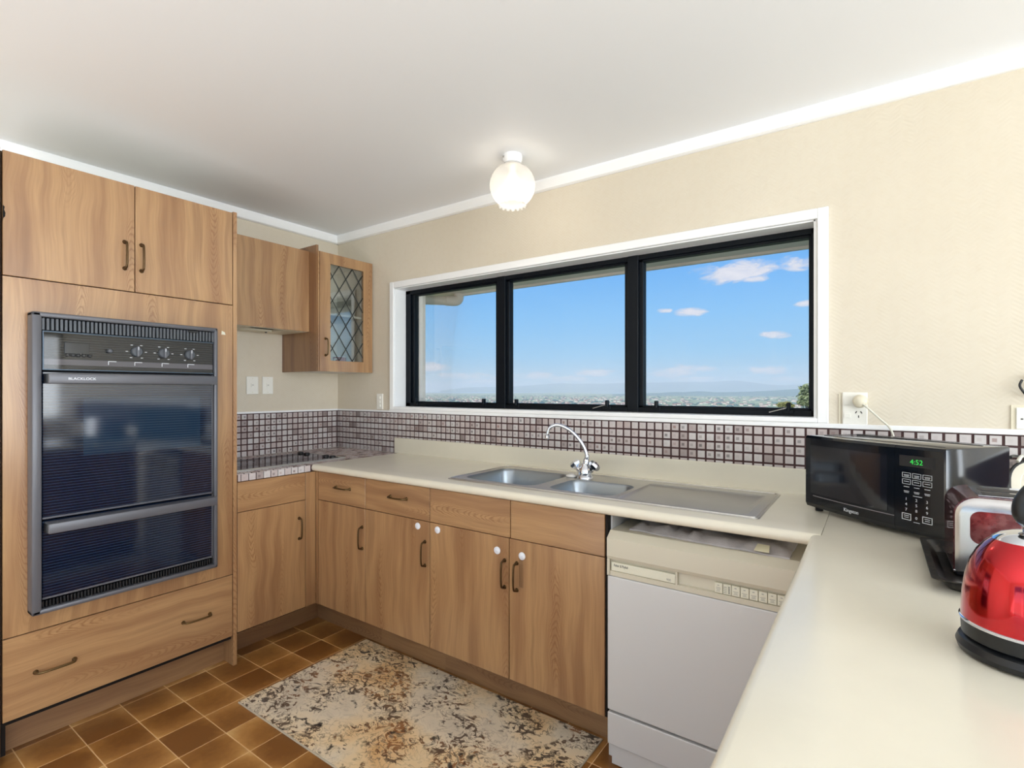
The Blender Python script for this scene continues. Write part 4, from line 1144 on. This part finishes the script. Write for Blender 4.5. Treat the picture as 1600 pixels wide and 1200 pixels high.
# ------------------------------------------------------------------ wall plates
def plate(name, label, cat, kind, c, sz, extra=None):
    """c = centre on the wall; on back wall faces -y, on left wall faces +x"""
    t_ = thing(name, label, cat, loc=c, group='wall plates above the splashback')
    def bx(du0, du1, dz0, dz1, d0, d1, bev=0.0):
        if kind == 'back': return mkbox(c[0]+du0, c[0]+du1, YB-d1, YB-d0, c[2]+dz0, c[2]+dz1, bev=bev)
        return mkbox(XL+d0, XL+d1, c[1]+du0, c[1]+du1, c[2]+dz0, c[2]+dz1, bev=bev)
    put('face_plate', bx(-sz[0]/2, sz[0]/2, -sz[1]/2, sz[1]/2, 0, .008, .002), 'switch_white', t_)
    for n_, a in extra or []: put(n_, bx(*a[:6]), a[6], t_)
    return t_
sw = lambda: [('rocker', (-.011, .011, -.010, .014, .008, .0125, 'switch_white')), ('marking', (-.005, .005, .000, .004, .0125, .013, 'print_grey')), ('screw', (-.003, .003, .040, .045, .008, .009, 'ivory_label')), ('screw', (-.003, .003, -.045, -.040, .008, .009, 'ivory_label'))]
plate('light_switch', 'white wall switch left of the pair under the range hood', 'switch', 'left', (XL, 1.691, 1.348), (.074, .110), sw())
plate('light_switch', 'white wall switch right of the pair under the range hood', 'switch', 'left', (XL, 1.789, 1.348), (.070, .110), sw())
plate('light_switch', 'narrow white triple switch on the window wall, left of the window', 'switch', 'back', (-2.696, YB, 1.243), (.060, .104),
      [('rocker', (-.009, .009, -.036+.026*k, -.018+.026*k, .008, .012, 'switch_white')) for k in range(3)])
ol = plate('power_outlet', 'white double power outlet above the microwave, right of the window', 'outlet', 'back', (-.062, YB, 1.251), (.078, .120),
      [('rocker', (-.033, -.013, .014, .028, .008, .013, 'switch_white')), ('rocker', (-.033, -.013, -.034, -.020, .008, .013, 'switch_white'))])
bm = BM()
for dx_, dz_, a in ((.004, -.014, .5), (.020, -.014, -.5), (.012, -.030, 0)):
    c_, s_ = math.cos(a), math.sin(a); hw, hh = .0016, .0045
    q = [(-hw, -hh), (hw, -hh), (hw, hh), (-hw, hh)]
    poly_ext(bm, [(-.062+dx_+u*c_+v*s_, YB-.0085, 1.251+dz_-u*s_+v*c_) for u, v in q], (0, .0005, 0))
put('pin_slots', bm, 'slot_dark', ol)
put('conduit_strip', mkbox(-.112, -.107, YB-.004, YB, 1.192, 1.305), 'plug_cream', ol)
pl = thing('power_plug', 'cream power plug with its white cord in the outlet by the window', 'plug', loc=(-.045, YB-.01, 1.278))
bm = lathe(BM(), [(.024, 0), (.024, .012), (.020, .026), (.010, .032)], (0, 0, 0), 28)
put('plug_body', bm, 'plug_cream', pl, at=(-.045, YB-.0085, 1.278), rot=(PI/2, 0, 0), smooth=True)
put('cord', tube(BM(), bez([(-.040, YB-.034, 1.270), (-.020, YB-.042, 1.252), (.015, YB-.034, 1.215), (.045, YB-.030, 1.180), (.06, YB-.034, 1.12), (.065, YB-.04, 1.05), (.05, YB-.045, .935)], 6), .0035, 8), 'cable_white', pl, smooth=True)
rp_ = plate('power_outlet', 'cream-edged white outlet plate at the far right edge of the window wall', 'outlet', 'back', (.410, YB, 1.228), (.074, .070), [('socket', (-.026, -.020, -.004, .000, .008, .009, 'slot_dark')), ('rocker', (.0, .02, .01, .022, .008, .012, 'switch_white'))])
put('surround', mkbox(.362, .46, YB-.004, YB, 1.188, 1.271), 'plug_cream', rp_)
lc = thing('cord_hook', 'black cord loop hanging from a hook at the far right edge', 'cord', loc=(.385, YB-.02, 1.33))
put('cord', tube(BM(), bez([(.386, YB-.015, 1.352), (.380, YB-.02, 1.335), (.386, YB-.02, 1.318), (.40, YB-.018, 1.30), (.41, YB-.012, 1.32), (.41, YB-.006, 1.36)], 5), .0035, 8), 'cable_black', lc, smooth=True)
put('hook', mkbox(.400, .416, YB-.02, YB, 1.355, 1.368, bev=.002), 'switch_white', lc)

# ------------------------------------------------------------------ microwave (local frame: x along the front, -y towards the front)
mw_w, mw_h, mw_d = .440, .232, .262
fr = Vector((.137, 1.728)); ang = math.radians(-39.5)
ex = Vector((math.cos(ang), math.sin(ang)))
cc = fr - ex*(mw_w/2)
mw = thing('microwave', 'black microwave oven standing diagonally in the corner of the peninsula worktop', 'microwave', loc=(cc.x, cc.y, WT), rotz=ang)
z0, z1 = .014, .252
put('casing', mkbox(-mw_w/2+.003, mw_w/2-.003, .022, mw_d, z0, z1, bev=.004, seg=2), 'black_gloss', mw, smooth=True)
bm = BM(); box(bm, -.19, .19, .06, .064, z1, z1+.0012); box(bm, -.19, .19, .20, .203, z1, z1+.0012); put('top_seam', bm, 'black_plastic', mw)
def curve_y(x): return .014*(x/(mw_w/2))**2
def arc_patch(x0, x1, za_, zb__, off, th=.004, n=14):
    bm = BM(); rings = []
    for i in range(n+1):
        x = x0+(x1-x0)*i/n; y = curve_y(x)-off
        rings.append([(x, y, za_), (x, y, zb__), (x, y+th, zb__), (x, y+th, za_)])
    loft(bm, rings); return bm
sx = .098
bm = BM(); rings = []
for i in range(15):
    x = -mw_w/2 + (sx+mw_w/2)*i/14; y = curve_y(x)
    rings.append([(x, y+.006, z0), (x, y, z0+.012), (x, y, z1-.008), (x, y+.006, z1), (x, .0215, z1), (x, .0215, z0)])
loft(bm, rings)
md = put('door', bm, 'black_gloss', mw)
put('door_window', arc_patch(-.196, .078, .062, .222, .0012, .003), 'microwave_window', md)
put('trim_line', arc_patch(-.185, sx-.001, .052, .0545, .0014, .003), 'cutlery_band', md)
bm = BM(); rings = []
for i in range(9):
    x = sx+.001 + (mw_w/2-sx-.001)*i/8; y = curve_y(x)
    rings.append([(x, y+.006, z0), (x, y, z0+.012), (x, y, z1-.008), (x, y+.006, z1), (x, .0215, z1), (x, .0215, z0)])
loft(bm, rings)
mp = put('control_panel', bm, 'black_gloss', mw)
def onface(x, z, off=.0008):
    """matrix on the curved face at x, z"""
    dyx = .028*x/(mw_w/2)**2; e = Vector((1, dyx, 0)).normalized()
    return frameM((x, curve_y(x)-off, z), e, (0, 0, 1))
text('lettering', 'Kingston', .0155, onface(-.062, .030), 'print_white', md, .95)
dsp = put('display', arc_patch(.112, .200, .196, .226, .0012, .003, 6), 'slot_dark', mp)
text('digits', '4:52', .019, onface(.140, .2035, .0018), 'led_green', dsp, 1.0)
def outline(bm, x, z, wd, ht, t_=.0009):
    for (a, b_, c_, d_) in ((x-wd/2, x+wd/2, z-ht/2, z-ht/2+t_), (x-wd/2, x+wd/2, z+ht/2-t_, z+ht/2), (x-wd/2, x-wd/2+t_, z-ht/2, z+ht/2), (x+wd/2-t_, x+wd/2, z-ht/2, z+ht/2)):
        y = min(curve_y(a), curve_y(b_))-.0006; box(bm, a, b_, y, y+.0012, c_, d_)
cols = (.130, .156, .182)
bm = BM()
for r, z in enumerate((.172, .154)):
    for x in cols: outline(bm, x, z, .022, .0135); 
for x in (cols[0], cols[2]): outline(bm, x, .058, .024, .018, .0016)
for r, z in enumerate((.1725, .1545, .140, .128)):
    for x in cols:
        y = curve_y(x)-.0008; box(bm, x-.007, x+.007, y, y+.0012, z-.0008, z+.0006)
        if r in (0, 3): box(bm, x-.006, x+.006, y, y+.0012, z-.0042, z-.003)
y = curve_y(.156)-.0008; box(bm, .142, .170, y, y+.0012, .1165, .1178); box(bm, .148, .164, y, y+.0012, .0455, .0468)
for x in (cols[0], cols[2]):
    y = curve_y(x)-.0008; box(bm, x-.007, x+.007, y, y+.0012, .060, .0615); box(bm, x-.006, x+.006, y, y+.0012, .055, .0565)
put('key_outlines', bm, 'print_white', mp, kind='stuff')
for r in range(3):
    for c_ in range(3):
        text('lettering', str(r*3+c_+1), .0105, onface(cols[c_]-.003, .103-.0145*r), 'print_white', mp)
text('lettering', '0', .0105, onface(cols[1]-.003, .0545), 'print_white', mp)
for x in (-.19, .19):
    for y in (.04, .23): put('foot', lathe(BM(), [(.012, 0), (.012, .015)], (x, y, 0), 14), 'rubber', mw)

# ------------------------------------------------------------------ tray and toaster
tr = thing('baking_tray', 'worn black baking tray lying under the toaster', 'tray', loc=(.25, 1.5, WT))
bm = BM(); x0, x1, y0_, y1_ = .093, .430, 1.335, 1.700
rings = []
for ins, z in ((.030, .001), (.012, .022), (0, .025), (.0, .0275), (.013, .0265), (.031, .0035)):
    rings.append([(a, b_, WT+z) for a, b_ in rrect(x0+ins, x1-ins, y0_+ins, y1_-ins, .02)])
R_ = loft(bm, rings); put('pan', bm, 'tray_black', tr, smooth=True)
ts = thing('toaster', 'scratched red and chrome two-slice toaster standing in the black tray', 'toaster', loc=(.28, 1.57, WT+.004))
bx0, bx1, by0, by1, tz0, tz1 = .140, .385, 1.468, 1.672, WT+.012, WT+.176
def arch_prof(y0_, y1_, z0, z1, r, n=7):
    pts = [(y0_, z0)]
    for i in range(n+1):
        a = PI - PI/2*i/n; pts.append((y0_+r+r*math.cos(a), z1-r+r*math.sin(a)))
    for i in range(n+1):
        a = PI/2 - PI/2*i/n; pts.append((y1_-r+r*math.cos(a), z1-r+r*math.sin(a)))
    return pts + [(y1_, z0)]
# the body: red shell running lengthwise, with rounded ends (end profile in x)
bm = BM()
pr_ = [(x, z) for x, z in arch_prof(bx0, bx1, tz0, tz1, .040)]
poly_ext(bm, [(x, by0+.012, z) for x, z in pr_], (0, by1-by0-.024, 0))
body = put('shell', bm, 'toaster_red', ts, smooth=True)
for ya_, yb__ in ((by0, by0+.012), (by1-.012, by1)):
    bm = BM(); sgn = 1 if ya_ == by0 else -1
    a1 = arch_prof(bx0+.002, bx1-.002, tz0, tz1-.001, .040); a2 = arch_prof(bx0+.010, bx1-.010, tz0+.003, tz1-.009, .034)
    yo = ya_ if sgn == 1 else yb__; yi = yb__ if sgn == 1 else ya_
    loft(bm, [[(x, yi, z) for x, z in a1], [(x, yo+sgn*.005, z) for x, z in a1], [(x, yo, z) for x, z in a2]])
    put('side_cover', bm, 'toaster_chrome', ts, smooth=True)
bm = BM(); loft(bm, [[(x, by0-.0008, z) for x, z in rrect(bx0+.026, bx0+.105, tz0+.066, tz1-.028, .018)], [(x, by0+.002, z) for x, z in rrect(bx0+.026, bx0+.105, tz0+.066, tz1-.028, .018)]])
put('side_reflection', bm, 'toaster_red', ts)  # red patch modelled in place of a reflection in the chrome cover
bm = BM(); box(bm, bx0+.042, bx1-.042, by0+.028, by1-.028, tz1, tz1+.0025, bev=.001); put('top_plate', bm, 'chrome', ts)
for k in range(2):
    ya_ = by0+.038+k*.060
    put('slot', mkbox(bx0+.052, bx1-.052, ya_, ya_+.040, tz1+.0015, tz1+.0032), 'slot_dark', ts)
put('base', mkbox(bx0+.004, bx1-.004, by0+.004, by1-.004, WT+.0045, tz0+.002, bev=.002), 'black_plastic', ts)
put('base_trim', mkbox(bx0-.001, bx0+.004, by0+.004, by1-.004, tz0-.002, tz0+.004, bev=.001), 'chrome', ts)

# ------------------------------------------------------------------ kettle
kx, ky = .187, 1.080
kt = thing('kettle', 'round red electric kettle with a black base and handle, near the worktop edge', 'kettle', loc=(kx, ky, WT))
put('power_base', lathe(BM(), [(.066, 0), (.080, .004), (.0825, .012), (.079, .021), (.070, .026), (.05, .027)], (kx, ky, WT), 56), 'black_plastic', kt, smooth=True)
put('lower_band', lathe(BM(), [(.068, .024), (.0755, .028), (.0765, .046), (.0765, .050)], (kx, ky, WT), 56), 'black_plastic', kt, smooth=True)
put('rim', lathe(BM(), [(.0765, .048), (.0785, .0495), (.0785, .0525), (.0765, .054)], (kx, ky, WT), 56), 'chrome', kt, smooth=True)
put('body', lathe(BM(), [(.0765, .053), (.0762, .070), (.0745, .095), (.0712, .118), (.0655, .140), (.0575, .158), (.048, .171), (.040, .179)], (kx, ky, WT), 64), 'kettle_red', kt, smooth=True)
put('lid', lathe(BM(), [(.0405, .178), (.039, .181), (.030, .188), (.016, .193), (.004, .1945)], (kx, ky, WT), 48), 'chrome', kt, smooth=True)
put('lid_knob', lathe(BM(), [(.005, .193), (.006, .200), (.013, .206), (.012, .213), (.004, .216)], (kx, ky, WT), 24), 'chrome', kt, smooth=True)
hp = [(kx+.002, ky-.004, WT+.212), (kx-.006, ky-.008, WT+.220), (kx-.004, ky-.007, WT+.246), (kx+.020, ky+.006, WT+.268), (kx+.062, ky+.024, WT+.258), (kx+.094, ky+.040, WT+.205), (kx+.098, ky+.042, WT+.140), (kx+.080, ky+.034, WT+.085)]
hb = bez(hp, 6)
put('handle', tube(BM(), hb, [.0095+.003*math.sin(PI*min(1, i/12)) for i in range(len(hb))], 14), 'black_plastic', kt, smooth=True)
put('spout', tube(BM(), bez([(kx+.060, ky-.02, WT+.120), (kx+.082, ky-.03, WT+.140), (kx+.094, ky-.036, WT+.158)], 4), [.020]*3+[.016]*3+[.012]*3, 14), 'kettle_red', kt, smooth=True)

# ------------------------------------------------------------------ things behind the microwave at the right edge
ct = thing('serving_tray', 'cream oval tray with a black rim leaning against the tiles at the far right', 'tray', loc=(.46, 2.24, WT))
c0 = Vector((.475, 2.262, 1.015)); e1 = Vector((1, 0, 0)); e2 = Vector((0, .24, .97)).normalized(); e3 = e1.cross(e2)
def oval(rx, rz, off, n=44):
    return [tuple(c0 + e1*rx*(abs(math.cos(t_))**.7*(1 if math.cos(t_) > 0 else -1)) + e2*rz*(abs(math.sin(t_))**.7*(1 if math.sin(t_) > 0 else -1)) + e3*off) for t_ in [2*PI*i/n for i in range(n)]]
bm = BM(); loft(bm, [oval(.120, .088, .0), oval(.124, .092, .008), oval(.100, .070, .004), oval(.098, .068, .001)])
put('dish', bm, 'worktop_cream', ct, smooth=True)
bm = BM(); p_ = oval(.126, .094, .008); tube(bm, p_+[p_[0], p_[1]], .0045, 8); put('rim', bm, 'cable_black', ct, smooth=True)
put('black_cable', tube(BM(), bez([(.315, 2.02, 1.128), (.335, 2.10, 1.125), (.37, 2.15, 1.115), (.42, 2.17, 1.09), (.50, 2.15, 1.02), (.56, 2.10, .93), (.575, 2.0, .9185)], 6), .0042, 8), 'cable_black', smooth=True,
    label='thick black cable running behind the microwave to the right', cat='cable')
put('white_cable', tube(BM(), bez([(.325, 1.99, 1.12), (.337, 2.005, 1.135), (.350, 2.00, 1.130), (.350, 1.985, 1.08), (.338, 1.95, 1.0), (.335, 1.92, .94), (.345, 1.90, .9185)], 6), .0045, 8), 'cable_white', smooth=True,
    label='white cable hanging down beside the back corner of the microwave', cat='cable')

# ------------------------------------------------------------------ ceiling lamp
lx, ly = -1.384, 1.975
lp = thing('ceiling_lamp', 'round frosted glass ceiling lamp with a frilled lower rim, lit', 'lamp', loc=(lx, ly, ZC))
put('gallery', lathe(BM(), [(.044, 0), (.046, -.006), (.046, -.022), (.040, -.030), (.038, -.044)], (lx, ly, ZC), 32), 'white_paint', lp, smooth=True)
put('screw', lathe(BM(), [(.004, 0), (.004, .006)], (0, 0, 0), 8), 'steel', lp, at=(lx-.02, ly-.041, ZC-.016), rot=(PI/2, 0, 0))
bm = BM(); prof = [(.040, 2.374)]
zc_, R0 = 2.272, .106
for i in range(17):
    a = math.radians(68 - (68+56)*i/16); prof.append((R0*math.cos(a), zc_+R0*.97*math.sin(a)))
prof.append((.060, 2.183)); n = 64; rings = []
for k, (r, z) in enumerate(prof): rings.append([(lx+r*math.cos(2*PI*i/n), ly+r*math.sin(2*PI*i/n), z) for i in range(n)])
rings.append([(lx+(.066+.0025*math.cos(16*2*PI*i/n))*math.cos(2*PI*i/n), ly+(.066+.0025*math.cos(16*2*PI*i/n))*math.sin(2*PI*i/n), 2.176+.003*math.cos(16*2*PI*i/n)) for i in range(n)])
loft(bm, rings, cap=False)
put('globe', bm, 'frosted_glass', lp, smooth=True)
simple('bulb_glow', (255, 240, 214), .5, emit=(255, 232, 200), estr=.8)
put('bulb', lathe(BM(), [(.014, .105), (.014, .075), (.028, .045), (.031, .025), (.024, .006), (.006, 0)], (lx, ly, 2.262), 20), 'bulb_glow', lp, smooth=True)
ld = bpy.data.lights.new('bulb_light', 'POINT'); ld.energy = 1.5; ld.color = (1, .90, .74); ld.shadow_soft_size = .012
lo_ = bpy.data.objects.new('bulb_light', ld); COL.objects.link(lo_); lo_.location = (lx, ly, 2.225)

# ------------------------------------------------------------------ rug
rg = thing('floor_rug', 'low-pile rug in cream with worn brown and black scrollwork before the sink cabinets', 'rug', loc=(-1.516, 1.452, 0))
bm = BM(); x0, x1, y0_, y1_ = -2.192, -.842, 1.122, 1.787
nx, ny = 40, 20; T = []
for j in range(ny+1):
    T.append([bm.verts.new((x0+(x1-x0)*i/nx, y0_+(y1_-y0_)*j/ny, .008+.0008*mnoise.noise(Vector((i*.5, j*.5, 0))))) for i in range(nx+1)])
for j in range(ny):
    for i in range(nx): bm.faces.new((T[j][i], T[j][i+1], T[j+1][i+1], T[j+1][i]))
put('pile', bm, 'rug_pile', rg, smooth=True)
put('backing', mkbox(x0-.003, x1+.003, y0_-.003, y1_+.003, .0003, .0068, bev=.001), 'rug_edge', rg)
